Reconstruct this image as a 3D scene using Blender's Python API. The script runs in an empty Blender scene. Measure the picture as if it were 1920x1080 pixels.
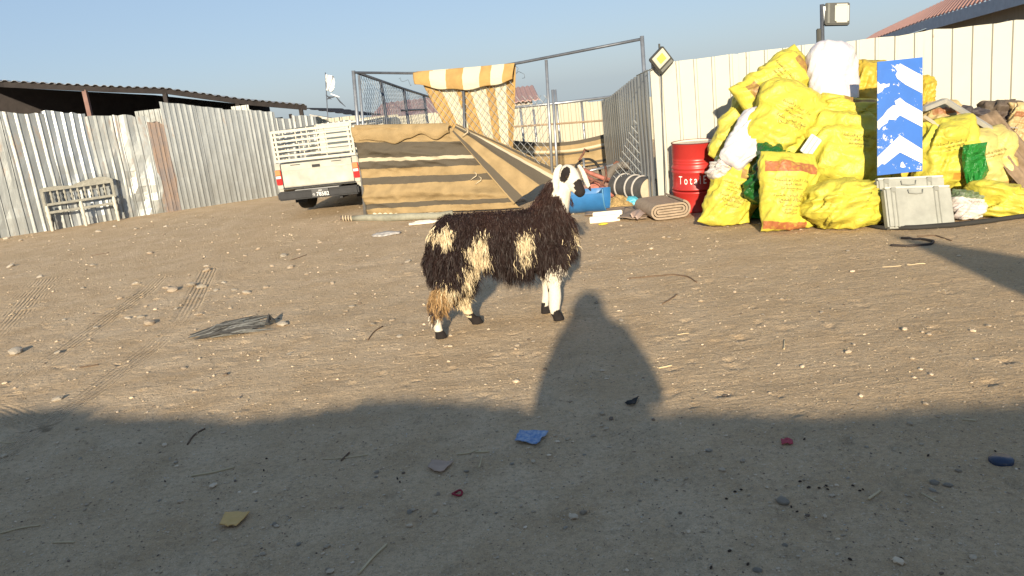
import bpy, bmesh, math, random
import numpy as np
from mathutils import Vector, Matrix
random.seed(7); np.random.seed(7)
SC = bpy.context.scene
COL = SC.collection

# ---------------------------------------------------------------- camera
F = 1500.0; PITCH = math.radians(13.9); ROLL = math.radians(6.5); H = 1.75
_cp, _sp, _cr, _sr = math.cos(PITCH), math.sin(PITCH), math.cos(ROLL), math.sin(ROLL)
FWD = np.array([0, _cp, -_sp]); _u0 = np.array([0, _sp, _cp]); _r0 = np.array([1.0, 0, 0])
RT = _cr*_r0 - _sr*_u0; UP = _cr*_u0 + _sr*_r0
EYE = np.array([0, 0, H])
cam = bpy.data.cameras.new('camera'); cam.sensor_width = 36; cam.lens = F/1920*36
cam.clip_start = 0.02; cam.clip_end = 3000
camo = bpy.data.objects.new('camera', cam); COL.objects.link(camo)
camo.matrix_world = Matrix(((RT[0], UP[0], -FWD[0], 0), (RT[1], UP[1], -FWD[1], 0), (RT[2], UP[2], -FWD[2], H), (0, 0, 0, 1)))
SC.camera = camo

# ---------------------------------------------------------------- sky, sun, exposure
SUN_EL = math.radians(15.3); SUN_AZ = math.radians(5.3)       # azimuth of travel, from +Y towards +X
SUND = np.array([math.sin(SUN_AZ)*math.cos(SUN_EL), math.cos(SUN_AZ)*math.cos(SUN_EL), -math.sin(SUN_EL)])
W = bpy.data.worlds.new('World'); SC.world = W; W.use_nodes = True
nt = W.node_tree
sky = nt.nodes.new('ShaderNodeTexSky'); sky.sky_type = 'NISHITA'; sky.sun_disc = False
sky.sun_elevation = SUN_EL; sky.sun_rotation = SUN_AZ + math.pi
sky.air_density = 1.0; sky.dust_density = 0.5; sky.ozone_density = 3.0; sky.altitude = 10
# hazy evening air: the whole dome is evened out by one gamma and a slight blue tint
gm = nt.nodes.new('ShaderNodeGamma'); gm.inputs[1].default_value = 0.4; nt.links.new(sky.outputs[0], gm.inputs[0])
tn = nt.nodes.new('ShaderNodeMix'); tn.data_type = 'RGBA'; tn.blend_type = 'MULTIPLY'; tn.inputs[0].default_value = 1; tn.inputs[7].default_value = (.83, .965, 1.17, 1)
nt.links.new(gm.outputs[0], tn.inputs[6]); nt.links.new(tn.outputs[2], nt.nodes['Background'].inputs[0])
nt.nodes['Background'].inputs[1].default_value = 0.145
sl = bpy.data.lights.new('sun', 'SUN'); sl.energy = 3.9; sl.angle = math.radians(0.8); sl.color = (1.0, 0.87, 0.66)
so = bpy.data.objects.new('sun', sl); COL.objects.link(so)
so.rotation_euler = Vector(SUND).to_track_quat('-Z', 'Y').to_euler(); so.location = (-2, -20, 12)
SC.view_settings.view_transform = 'Standard'; SC.view_settings.look = 'None'
SC.view_settings.exposure = 1.12; SC.view_settings.gamma = 1.0

# ---------------------------------------------------------------- pixel -> place helpers
def ray(x, y): return FWD + RT*((x-960)/F) + UP*((540-y)/F)
def G(x, y, z=0.0):
    d = ray(x, y); return EYE + d*((z-H)/d[2])
def PY(x, y, Y):
    d = ray(x, y); return EYE + d*(Y/d[1])
def PL(x, y, p0, n):
    d = ray(x, y); n = np.asarray(n, float); return EYE + d*(((np.asarray(p0)-EYE)@n)/(d@n))
def mpp(p): return ((np.asarray(p)-EYE)@FWD)/F             # metres per pixel at a point

# ---------------------------------------------------------------- noise
def _h(ix, iy, iz, s):
    n = (ix.astype(np.int64)*374761393 + iy.astype(np.int64)*668265263 + iz.astype(np.int64)*2147483647 + s*974711) & 0xffffffff
    n = ((n ^ (n >> 13))*1274126177) & 0xffffffff
    n = ((n ^ (n >> 16))*2246822519) & 0xffffffff
    return ((n ^ (n >> 15)) & 0xffffff)/float(0xffffff)*2-1
def vn(p, s=0):
    p = np.atleast_2d(np.asarray(p, float)); i = np.floor(p).astype(int); f = p-i; f = f*f*(3-2*f)
    r = 0
    for a in (0, 1):
        for b in (0, 1):
            for c in (0, 1):
                w = (f[:, 0] if a else 1-f[:, 0])*(f[:, 1] if b else 1-f[:, 1])*(f[:, 2] if c else 1-f[:, 2])
                r = r + w*_h(i[:, 0]+a, i[:, 1]+b, i[:, 2]+c, s)
    return r
def fbm(p, o=4, s=0):
    p = np.atleast_2d(np.asarray(p, float)); r = 0; a = 1; t = 0
    for k in range(o): r = r+a*vn(p*2**k+k*17.3, s+k); t += a; a *= .5
    return r/t
def ridge(p, o=3, s=0):
    p = np.atleast_2d(np.asarray(p, float)); r = 0; a = 1; t = 0
    for k in range(o): r = r+a*(1-np.abs(vn(p*2**k+k*9.1, s+k))*2); t += a; a *= .55
    return r/t

# ---------------------------------------------------------------- materials
MATS = {}
def mat(name, col, rough=.8, metal=0., var=.15, scale=6., bump=0., bscale=40., spec=.3, col2=None, attr=None, coord='Object', stretch=(1, 1, 1), sheen=0, trans=0):
    if name in MATS: return MATS[name]
    m = bpy.data.materials.new(name); m.use_nodes = True; n = m.node_tree; b = n.nodes['Principled BSDF']; L = n.links.new
    b.inputs['Roughness'].default_value = rough; b.inputs['Metallic'].default_value = metal
    b.inputs['Specular IOR Level'].default_value = spec
    tc = n.nodes.new('ShaderNodeTexCoord'); mp = n.nodes.new('ShaderNodeMapping'); mp.inputs['Scale'].default_value = stretch
    L(tc.outputs[coord], mp.inputs[0])
    nz = n.nodes.new('ShaderNodeTexNoise'); nz.inputs['Scale'].default_value = scale; nz.inputs['Detail'].default_value = 6; nz.inputs['Roughness'].default_value = .62
    L(mp.outputs[0], nz.inputs['Vector'])
    mx = n.nodes.new('ShaderNodeMix'); mx.data_type = 'RGBA'
    rp = n.nodes.new('ShaderNodeMapRange'); rp.inputs[1].default_value = .3; rp.inputs[2].default_value = .7
    L(nz.outputs['Fac'], rp.inputs[0]); L(rp.outputs[0], mx.inputs[0])
    c = np.array(col); c2 = np.array(col2) if col2 is not None else c*(1-var)
    c1 = c if col2 is not None else np.minimum(c*(1+var*.6), .95)
    mx.inputs[6].default_value = (*c2, 1); mx.inputs[7].default_value = (*c1, 1)
    out = mx.outputs[2]
    if attr:
        at = n.nodes.new('ShaderNodeAttribute'); at.attribute_name = attr
        m2 = n.nodes.new('ShaderNodeMix'); m2.data_type = 'RGBA'; m2.blend_type = 'MULTIPLY'; m2.inputs[0].default_value = 1
        mx.inputs[6].default_value = (1-var, 1-var, 1-var, 1); mx.inputs[7].default_value = (1+var*.6,)*3+(1,)
        L(out, m2.inputs[6]); L(at.outputs['Color'], m2.inputs[7]); out = m2.outputs[2]
    L(out, b.inputs['Base Color'])
    if bump:
        n2 = n.nodes.new('ShaderNodeTexNoise'); n2.inputs['Scale'].default_value = bscale; n2.inputs['Detail'].default_value = 5
        L(mp.outputs[0], n2.inputs['Vector'])
        bp = n.nodes.new('ShaderNodeBump'); bp.inputs['Strength'].default_value = 1; bp.inputs['Distance'].default_value = bump
        L(n2.outputs['Fac'], bp.inputs['Height']); L(bp.outputs[0], b.inputs['Normal'])
    if sheen: b.inputs['Sheen Weight'].default_value = sheen
    if trans: b.inputs['Transmission Weight'].default_value = trans
    m['out'] = 1
    MATS[name] = m; return m

# ---------------------------------------------------------------- object helpers
def tag(o, label=None, cat=None, group=None, kind=None):
    if label: o['label'] = label
    if cat: o['category'] = cat
    if group: o['group'] = group
    if kind: o['kind'] = kind
    return o
def thing(name, label, cat, loc=(0, 0, 0), group=None):
    o = bpy.data.objects.new(name, None); COL.objects.link(o); o.location = tuple(float(v) for v in loc); o.empty_display_size = .1
    return tag(o, label, cat, group)
def wloc(o):
    v = np.array(o.location)
    while o.parent: o = o.parent; v = v+np.array(o.location)
    return v
def obj(name, V, Fc, m, parent=None, smooth=False, uv=None, attrs=None, loc=None):
    """one mesh object from world-space vertices; its origin is moved to its base"""
    V = np.asarray(V, float)
    o0 = np.array(loc, float) if loc is not None else np.array([V[:, 0].mean(), V[:, 1].mean(), V[:, 2].min()])
    me = bpy.data.meshes.new(name); me.from_pydata((V-o0).tolist(), [], [tuple(int(i) for i in f) for f in Fc])
    ms = m if isinstance(m, (list, tuple)) else [m]
    for k in ms: me.materials.append(k)
    if smooth: me.polygons.foreach_set('use_smooth', [True]*len(me.polygons))
    if uv is not None:
        ul = me.uv_layers.new(name='UVMap'); li = np.zeros(len(me.loops), int); me.loops.foreach_get('vertex_index', li)
        ul.data.foreach_set('uv', np.asarray(uv, float)[li].ravel())
    if attrs:
        for k, a in attrs.items():
            a = np.asarray(a, float)
            if a.ndim == 2:
                at = me.color_attributes.new(k, 'FLOAT_COLOR', 'POINT'); at.data.foreach_set('color', np.hstack([a, np.ones((len(a), 1))]).ravel())
            else:
                at = me.attributes.new(k, 'FLOAT', 'POINT'); at.data.foreach_set('value', a)
    me.update()
    o = bpy.data.objects.new(name, me); COL.objects.link(o)
    if parent is not None:
        o.parent = parent; o.location = tuple(o0-wloc(parent))
    else: o.location = tuple(o0)
    return o
class MB:
    def __init__(s): s.V = []; s.F = []; s.n = 0
    def add(s, V, Fc):
        V = np.asarray(V, float); s.V.append(V); s.F += [tuple(i+s.n for i in f) for f in Fc]; s.n += len(V); return s
    def box(s, c, size, ax=None, bev=0):
        c = np.asarray(c, float); h = np.asarray(size, float)/2
        A = np.eye(3) if ax is None else np.asarray(ax, float)          # rows are axes
        if bev <= 0:
            V = [c+A[0]*h[0]*i+A[1]*h[1]*j+A[2]*h[2]*k for i in (-1, 1) for j in (-1, 1) for k in (-1, 1)]
            return s.add(V, [(0, 1, 3, 2), (4, 6, 7, 5), (0, 4, 5, 1), (2, 3, 7, 6), (0, 2, 6, 4), (1, 5, 7, 3)])
        bm = bmesh.new(); bmesh.ops.create_cube(bm, size=1)
        for v in bm.verts: v.co = Vector((v.co.x*h[0]*2, v.co.y*h[1]*2, v.co.z*h[2]*2))
        bmesh.ops.bevel(bm, geom=bm.edges[:], offset=bev, segments=2, affect='EDGES')
        bm.verts.index_update()
        V = [c+A[0]*v.co.x+A[1]*v.co.y+A[2]*v.co.z for v in bm.verts]; Fc = [[v.index for v in f.verts] for f in bm.faces]; bm.free()
        return s.add(V, Fc)
    def bar(s, a, b, w, d=None, upv=(0, 0, 1), bev=0):
        a = np.asarray(a, float); b = np.asarray(b, float); L = np.linalg.norm(b-a); z = (b-a)/L
        x = np.cross(np.asarray(upv, float), z)
        if np.linalg.norm(x) < 1e-4: x = np.cross((0, 1, 0), z)
        x /= np.linalg.norm(x); y = np.cross(z, x)
        return s.box((a+b)/2, (w, d or w, L), (x, y, z), bev)
    def tube(s, P, r, n=8, cap=True):
        P = np.asarray(P, float); m = len(P); r = np.broadcast_to(np.asarray(r, float), (m,))
        T = np.gradient(P, axis=0); T /= np.linalg.norm(T, axis=1)[:, None]+1e-12
        x = np.cross(T[0], (0, 0, 1.)); 
        if np.linalg.norm(x) < 1e-3: x = np.cross(T[0], (0, 1., 0))
        x /= np.linalg.norm(x); V = []
        for i in range(m):
            x = x-T[i]*(x@T[i]); x /= np.linalg.norm(x); y = np.cross(T[i], x)
            for k in range(n):
                a = 2*math.pi*k/n; V.append(P[i]+r[i]*(math.cos(a)*x+math.sin(a)*y))
        Fc = [(i*n+k, i*n+(k+1) % n, (i+1)*n+(k+1) % n, (i+1)*n+k) for i in range(m-1) for k in range(n)]
        if cap: Fc += [tuple(range(n))[::-1], tuple(range((m-1)*n, m*n))]
        return s.add(V, Fc)
    def lathe(s, prof, n=24, c=(0, 0, 0), ax=None):
        A = np.eye(3) if ax is None else np.asarray(ax, float); c = np.asarray(c, float); V = []
        for r, z in prof:
            for k in range(n):
                a = 2*math.pi*k/n; V.append(c+A[0]*r*math.cos(a)+A[1]*r*math.sin(a)+A[2]*z)
        m = len(prof)
        Fc = [(i*n+k, i*n+(k+1) % n, (i+1)*n+(k+1) % n, (i+1)*n+k) for i in range(m-1) for k in range(n)]
        return s.add(V, Fc)
    def build(s, name, m, parent=None, **k): return obj(name, np.vstack(s.V), s.F, m, parent, **k)
def gridF(nu, nv): return [(j*nu+i, j*nu+i+1, (j+1)*nu+i+1, (j+1)*nu+i) for j in range(nv-1) for i in range(nu-1)]
def thick(V, Fc, nu, nv, off):
    """give a grid sheet a back side at V-off and close the rim"""
    V = np.asarray(V); n = len(V); V2 = np.vstack([V, V-off]); F2 = list(Fc)+[tuple(i+n for i in f[::-1]) for f in Fc]
    rim = [i for i in range(nu)]+[j*nu+nu-1 for j in range(1, nv)]+[(nv-1)*nu+i for i in range(nu-2, -1, -1)]+[j*nu for j in range(nv-2, 0, -1)]
    for a, b in zip(rim, rim[1:]+rim[:1]): F2.append((b, a, a+n, b+n))
    return V2, F2
def text_mesh(body, font_size=1.0, align='CENTER'):
    c = bpy.data.curves.new('lettering', 'FONT'); c.body = body; c.size = font_size; c.align_x = align; c.resolution_u = 3
    o = bpy.data.objects.new('lettering', c); COL.objects.link(o)
    dg = bpy.context.evaluated_depsgraph_get(); me = o.evaluated_get(dg).to_mesh()
    V = np.array([v.co[:] for v in me.vertices]).reshape(-1, 3); Fc = [tuple(p.vertices) for p in me.polygons]
    o.evaluated_get(dg).to_mesh_clear(); bpy.data.objects.remove(o); bpy.data.curves.remove(c)
    return V, Fc
_AR = 'ابةتثجحخدذرزسشصضطظعغفقكلمنهوىي'; _two = 'اةدذرزوى'; _TB = {}; _c = 0xFE8D
for ch in _AR:
    _TB[ch] = _c; _c += 2 if ch in _two else 4
def arabic(s):
    o = []
    for i, ch in enumerate(s):
        if ch not in _TB: o.append({'(': ')', ')': '('}.get(ch, ch)); continue
        pj = i > 0 and s[i-1] in _TB and s[i-1] not in _two
        nj = i < len(s)-1 and s[i+1] in _TB and ch not in _two
        k = (3 if nj else 1) if pj else (2 if nj else 0)
        o.append(chr(_TB[ch]+k))
    return ''.join(o[::-1])
def remesh(V, Fc, vox, name, m, parent, smooth_it=4, colf=None):
    """fuse overlapping closed shapes into one continuous skin"""
    me = bpy.data.meshes.new('tmp'); me.from_pydata(np.asarray(V).tolist(), [], Fc); o = bpy.data.objects.new('tmp', me); COL.objects.link(o)
    md = o.modifiers.new('r', 'REMESH'); md.mode = 'VOXEL'; md.voxel_size = vox
    sm = o.modifiers.new('s', 'SMOOTH'); sm.iterations = smooth_it; sm.factor = .5
    dg = bpy.context.evaluated_depsgraph_get(); ev = o.evaluated_get(dg); m2 = ev.to_mesh()
    n = len(m2.vertices); A = np.zeros(n*3); m2.vertices.foreach_get('co', A); N = np.zeros(n*3); m2.vertices.foreach_get('normal', N)
    Vn = A.reshape(-1, 3).copy(); N = N.reshape(-1, 3).copy(); F2 = [tuple(p.vertices) for p in m2.polygons]
    ev.to_mesh_clear(); bpy.data.objects.remove(o)
    return Vn, N, F2

# ================================================================ GROUND
def axis(lo, hi, step, far, g=1.16):
    a = list(np.arange(lo, hi+1e-6, step)); s = step; x = hi
    while x < far: s *= g; x += s; a.append(x)
    s = step; x = lo; b = []
    while x > -far: s *= g; x -= s; b.append(x)
    return np.array(b[::-1]+a)
gx = axis(-4.6, 4.6, .028, 1500); gy = axis(1.9, 9.2, .028, 1500)
GX, GY = np.meshgrid(gx, gy); gp = np.stack([GX.ravel(), GY.ravel(), np.zeros(GX.size)], 1)
fall = np.maximum(np.hypot(GX.ravel(), GY.ravel())-25, 0)
near = np.clip(1-(np.maximum(np.abs(GX.ravel())-8, 0)+np.maximum(np.abs(GY.ravel()-8)-9, 0))/6, 0, 1)
def gzf(p):
    return .012*fbm(p*np.array([.8, .8, 1]), 3, 3)+.006*fbm(p*np.array([3.1, 4.5, 1]), 3, 9)+.004*fbm(p*12, 2, 21)
gz = gzf(gp)*near-.036*fall**2/(fall+12)          # the land falls away beyond the yard
# tyre tracks: signed distance to polylines kept as attributes, grooves pressed in by the mesh and the material
TR = [[(-60, 900), (20, 838), (160, 742), (285, 650), (345, 598), (372, 545), (392, 505)], [(-80, 800), (0, 742), (130, 650), (270, 548), (300, 520)], [(-60, 680), (0, 622), (90, 520)],
      [(-40, 755), (80, 800)]]
td = np.full(len(gp), 9.); ta = np.zeros(len(gp))
for pts in TR:
    P = np.array([G(*q)[:2] for q in pts]); acc = 0
    for a, b in zip(P[:-1], P[1:]):
        d = b-a; L = np.linalg.norm(d); d = d/L; r = gp[:, :2]-a; t = np.clip(r@d, 0, L); off = r-t[:, None]*d
        dd = np.linalg.norm(off, axis=1); sg = np.sign(d[0]*r[:, 1]-d[1]*r[:, 0]); upd = dd < np.abs(td)
        td = np.where(upd, dd*sg, td); ta = np.where(upd, acc+t, ta); acc += L
tm = np.clip(1-(np.abs(td)-.085)/.03, 0, 1)*np.clip(.55+.9*fbm(gp*1.3, 2, 5), 0.1, 1)
gz -= tm*.008
gz += .006*np.exp(-((np.abs(td)-.13)/.03)**2)*near
# hoof prints and scuffs trodden into the sand
hp = np.random.RandomState(19); gz2 = gz.reshape(GX.shape)
for k in range(420):
    cy_ = 2.1+hp.rand()**1.2*7.5; cx_ = (hp.rand()*2-1)*(.68*cy_+.3); a = hp.rand()*6.28; L_, W_, D_ = hp.uniform(.03, .06), hp.uniform(.022, .04), hp.uniform(.005, .013)
    i0, i1 = np.searchsorted(gx, [cx_-.18, cx_+.18]); j0, j1 = np.searchsorted(gy, [cy_-.18, cy_+.18])
    dx, dy = GX[j0:j1, i0:i1]-cx_, GY[j0:j1, i0:i1]-cy_; u_ = (dx*math.cos(a)+dy*math.sin(a))/L_; v_ = (-dx*math.sin(a)+dy*math.cos(a))/W_; r_ = np.hypot(u_, v_)
    gz2[j0:j1, i0:i1] += -D_*np.exp(-r_**4)+D_*.55*np.exp(-((r_-1.5)/.4)**2)
gz = gz2.ravel()
GND = (gx, gy, gz.reshape(GX.shape))
def gh(x, y):
    i = min(max(np.searchsorted(gx, x)-1, 0), len(gx)-2); j = min(max(np.searchsorted(gy, y)-1, 0), len(gy)-2)
    u = (x-gx[i])/(gx[i+1]-gx[i]); v = (y-gy[j])/(gy[j+1]-gy[j]); Z = GND[2]
    return (Z[j, i]*(1-u)+Z[j, i+1]*u)*(1-v)+(Z[j+1, i]*(1-u)+Z[j+1, i+1]*u)*v
def ground_mat():
    m = bpy.data.materials.new('sand'); m.use_nodes = True; n = m.node_tree; b = n.nodes['Principled BSDF']; L = n.links.new
    b.inputs['Roughness'].default_value = .95; b.inputs['Specular IOR Level'].default_value = .15
    tc = n.nodes.new('ShaderNodeTexCoord')
    def noise(sc, det=6, st=(1, 1, 1), rough=.6):
        mp = n.nodes.new('ShaderNodeMapping'); mp.inputs['Scale'].default_value = st; L(tc.outputs['Object'], mp.inputs[0])
        z = n.nodes.new('ShaderNodeTexNoise'); z.inputs['Scale'].default_value = sc; z.inputs['Detail'].default_value = det; z.inputs['Roughness'].default_value = rough
        L(mp.outputs[0], z.inputs['Vector']); return z.outputs['Fac']
    def rng(a, lo, hi, t0=0, t1=1):
        r = n.nodes.new('ShaderNodeMapRange'); r.inputs[1].default_value = lo; r.inputs[2].default_value = hi; r.inputs[3].default_value = t0; r.inputs[4].default_value = t1; L(a, r.inputs[0]); return r.outputs[0]
    def mix(f, a, c, typ='MIX'):
        x = n.nodes.new('ShaderNodeMix'); x.data_type = 'RGBA'; x.blend_type = typ
        for s, v in ((0, f), (6, a), (7, c)):
            if isinstance(v, tuple): x.inputs[s].default_value = (*v, 1)
            elif isinstance(v, (int, float)): x.inputs[s].default_value = v
            else: L(v, x.inputs[s])
        return x.outputs[2]
    def mth(op, a, c):
        x = n.nodes.new('ShaderNodeMath'); x.operation = op
        for s, v in ((0, a), (1, c)):
            if isinstance(v, (int, float)): x.inputs[s].default_value = v
            else: L(v, x.inputs[s])
        return x.outputs[0]
    c = mix(rng(noise(.45, 5), .35, .65), (.61, .445, .27), (.68, .515, .335))
    c = mix(rng(noise(2.6, 7), .38, .68), c, (.52, .365, .21))
    # darker, browner soil towards the feed bags on the right (spilt straw and dung)
    sx = n.nodes.new('ShaderNodeSeparateXYZ'); L(tc.outputs['Object'], sx.inputs[0])
    rr = rng(mth('ADD', sx.outputs[0], mth('MULTIPLY', noise(.9, 4), 2.2)), 1.6, 4.2)
    c = mix(mth('MULTIPLY', rr, .55), c, (.48, .33, .18))
    c = mix(rng(noise(30, 6, (1, 1, 1), .75), .46, .70, 0, .75), c, (.33, .24, .155))
    c = mix(rng(noise(75, 3), .58, .72, 0, .6), c, (.70, .60, .45))
    vo = n.nodes.new('ShaderNodeTexVoronoi'); vo.inputs['Scale'].default_value = 38; L(tc.outputs['Object'], vo.inputs['Vector'])
    sp = n.nodes.new('ShaderNodeSeparateColor'); L(vo.outputs['Color'], sp.inputs[0])
    pk = mth('MULTIPLY', rng(vo.outputs['Distance'], .16, .24, 1, 0), rng(sp.outputs[0], .93, .95))
    c = mix(pk, c, (.70, .62, .49))
    pk2 = mth('MULTIPLY', rng(vo.outputs['Distance'], .14, .2, 1, 0), rng(sp.outputs[0], .10, .08))
    c = mix(pk2, c, (.09, .065, .045))
    c = mix(rng(noise(150, 4, (1, 1, 1), .75), .36, .46, .55, 0), c, (.20, .145, .095))
    c = mix(rng(noise(210, 3, (1, 1, 1), .7), .60, .68, 0, .5), c, (.80, .70, .55))
    c = mix(rng(noise(7, 6, (1, 1, 1), .75), .55, .75, 0, .40), c, (.36, .265, .165))
    L(c, b.inputs['Base Color'])
    at = n.nodes.new('ShaderNodeAttribute'); at.attribute_name = 'track'; am = n.nodes.new('ShaderNodeAttribute'); am.attribute_name = 'trackmask'; aa = n.nodes.new('ShaderNodeAttribute'); aa.attribute_name = 'along'
    gro = mth('SINE', mth('MULTIPLY', at.outputs['Fac'], 150.0), 0)
    lug = mth('SINE', mth('ADD', mth('MULTIPLY', aa.outputs['Fac'], 120.0), mth('MULTIPLY', at.outputs['Fac'], 90.0)), 0)
    tr = mth('MULTIPLY', mth('ADD', gro, mth('MULTIPLY', lug, .5)), mth('MULTIPLY', am.outputs['Fac'], .009))
    hgt = mth('ADD', mth('MULTIPLY', noise(16, 7, (1, 1, 1), .7), .022), mth('MULTIPLY', noise(75, 5, (1, 1, 1), .75), .011))
    hgt = mth('ADD', hgt, mth('MULTIPLY', noise(9, 3, (.35, 3.2, 1)), .011))
    hgt = mth('ADD', hgt, mth('MULTIPLY', pk, .008)); hgt = mth('ADD', hgt, tr)
    bp = n.nodes.new('ShaderNodeBump'); bp.inputs['Strength'].default_value = 1; bp.inputs['Distance'].default_value = 1.0
    L(hgt, bp.inputs['Height']); L(bp.outputs[0], b.inputs['Normal'])
    return m
gp[:, 2] = gz
g = obj('ground', gp, gridF(len(gx), len(gy)), ground_mat(), smooth=True, attrs={'track': np.clip(td, -.3, .3), 'trackmask': tm, 'along': ta}, loc=(0, 0, 0))
tag(g, 'sandy yard floor with tyre tracks and pebbles', 'ground', kind='structure'); 

# ================================================================ SHEET METAL FENCES
def galv(name, col, rough=.38, metal=.75, rust=.0):
    m = mat(name, col, rough=rough, metal=metal, var=.25, scale=1.6, bump=.004, bscale=7, spec=.5, stretch=(1, 1, .35))
    n = m.node_tree; b = n.nodes['Principled BSDF']; src = b.inputs['Base Color'].links[0].from_socket
    z = n.nodes.new('ShaderNodeTexNoise'); z.inputs['Scale'].default_value = 3.5; z.inputs['Detail'].default_value = 8; z.inputs['Roughness'].default_value = .7
    tc = n.nodes.new('ShaderNodeTexCoord'); mp = n.nodes.new('ShaderNodeMapping'); mp.inputs['Scale'].default_value = (1.6, 1.6, .5); n.links.new(tc.outputs['Object'], mp.inputs[0]); n.links.new(mp.outputs[0], z.inputs[0])
    r = n.nodes.new('ShaderNodeMapRange'); r.inputs[1].default_value = .62-rust*.25; r.inputs[2].default_value = .78-rust*.2; n.links.new(z.outputs[0], r.inputs[0])
    x = n.nodes.new('ShaderNodeMix'); x.data_type = 'RGBA'; x.inputs[7].default_value = (.24, .16, .11, 1); n.links.new(r.outputs[0], x.inputs[0]); n.links.new(src, x.inputs[6]); n.links.new(x.outputs[2], b.inputs['Base Color'])
    mm = n.nodes.new('ShaderNodeMapRange'); mm.inputs[3].default_value = metal; mm.inputs[4].default_value = .1; n.links.new(r.outputs[0], mm.inputs[0]); n.links.new(mm.outputs[0], b.inputs['Metallic'])
    return m
M_galv = galv('galvanised', (.36, .375, .372), .31, .72, rust=.05); M_galv2 = galv('galvanised_old', (.30, .31, .30), .34, .68, rust=.3); M_rust = galv('rusted_sheet', (.17, .145, .14), .7, .3, .8)
M_white = mat('white_sheet', (.45, .435, .365), rough=.5, var=.06, scale=1.1, spec=.35, stretch=(1, 1, .4))
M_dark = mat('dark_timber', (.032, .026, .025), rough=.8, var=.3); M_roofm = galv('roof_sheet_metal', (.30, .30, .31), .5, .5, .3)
M_pipe = mat('galvanised_pipe', (.36, .37, .38), rough=.4, metal=.7, var=.2, scale=12, spec=.5)
M_pdark = mat('dark_steel_pipe', (.12, .13, .15), rough=.5, metal=.5, var=.3, scale=9)

def sheet(name, p0, p1, h0, h1, pitch, depth, m, parent, ribw=.3, dent=0., lean=0., seed=0, z0=-.03, flat=(.06, .06), nz=14, bulge=0., out=None, jag=0., flank=0.):
    """a profiled metal sheet standing from p0 to p1; ribs stand proud towards the viewer"""
    p0 = np.array([*p0[:2], 0.]); p1 = np.array([*p1[:2], 0.]); Ld = np.linalg.norm(p1-p0); t = (p1-p0)/Ld
    nn = np.cross(t, (0, 0, 1)); nn /= np.linalg.norm(nn)
    if out is None and nn@(EYE*np.array([1, 1, 0])-p0) < 0: nn = -nn
    if out is not None: nn = np.asarray(out, float)
    k = max(1, round(Ld/pitch)); pt = Ld/k; xs = [0.]; ds = [0.]
    for i in range(k):
        c = (i+.5)*pt; w = pt*ribw/2; e = min(.35*w, .012)+.004
        xs += [c-w-e-depth*flank, c-w, c+w, c+w+e]; ds += [0, depth, depth, 0]
    xs.append(Ld); ds.append(0)
    xs = np.array(xs); ds = np.array(ds); nx = len(xs); zz = np.linspace(0, 1, nz); V = []
    for v in zz:
        hh = h0+(h1-h0)*xs/Ld
        if jag: hh = hh+jag*vn(np.stack([xs*9, xs*0, xs*0+seed], 1), seed)*(v**6)
        z = z0+(hh-z0)*v
        q = np.stack([xs*1.7, z*1.3, np.full(nx, seed*3.1)], 1)
        d = ds*(1-.0*v)+dent*fbm(q, 3, seed)*(.35+.65*np.exp(-((v-.2)/.45)**2))+lean*z+bulge*np.sin(v*math.pi)
        sh = dent*.5*fbm(q+5, 2, seed+4)
        V.append(p0[None]+(xs+sh)[:, None]*t+d[:, None]*nn+np.stack([0*z, 0*z, z], 1))
    V = np.vstack(V); Fc = gridF(nx, nz); V2, F2 = thick(V, Fc, nx, nz, nn*.0015)
    return obj(name, V2, F2, m, parent)

# --- old leaning fence on the left: sheet by sheet
LF = [(-12.2, 15.05), (-10.0, 15.94), (-8.08, 17.05), (-7.02, 17.42), (-6.78, 17.55), (-5.11, 18.17), (-2.2, 19.3)]
fen = thing('corrugated_fence', 'long grey corrugated metal fence with dented leaning sheets along the left side', 'fence', (-7.5, 17.2, 0))
def along(pl, s):
    for a, b in zip(pl[:-1], pl[1:]):
        a = np.array(a); b = np.array(b); L = np.linalg.norm(b-a)
        if s <= L: return a+(b-a)*s/L
        s -= L
    return np.array(pl[-1])
LL = sum(np.linalg.norm(np.array(b)-np.array(a)) for a, b in zip(LF[:-1], LF[1:]))
def s_of_px(px):        # where on the fence line a picture column falls
    best = min(np.arange(0, LL, .01), key=lambda s: abs((lambda q: 960+F*((np.array([*q, .9])-EYE)@RT)/((np.array([*q, .9])-EYE)@FWD))(along(LF, s))-px))
    return best
def z_at(q, py):        # height above point q that shows on picture row py
    zs = np.arange(0, 4, .01); d = np.stack([np.full(len(zs), q[0]), np.full(len(zs), q[1]), zs-H], 1)
    r = 540-F*(d@UP)/(d@FWD); return zs[np.argmin(np.abs(r-py))]
SH = [(-190, -75, 205, 208, .17, .022, 0, .05), (-75, 40, 210, 212, .17, .022, 1, .05), (40, 112, 211, 213, .17, .022, 1, .04), (112, 186, 206, 213, .17, .022, 0, .05), (186, 238, 219, 219, .15, .02, 1, .07), (238, 297, 215, 219, .15, .02, 1, .07),
      (297, 312, 226, 230, .12, .015, 2, .05), (312, 326, 228, 235, .12, .015, 2, .05), (326, 384, 191, 197, .115, .02, 0, .012), (384, 434, 197, 203, .115, .02, 0, .012), (434, 484, 204, 207, .115, .02, 0, .012), (484, 526, 206, 210, .115, .02, 0, .015),
      (526, 560, 222, 222, .13, .02, 0, .03), (560, 600, 216, 218, .13, .02, 0, .03), (600, 668, 232, 224, .13, .02, 0, .03)]
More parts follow.
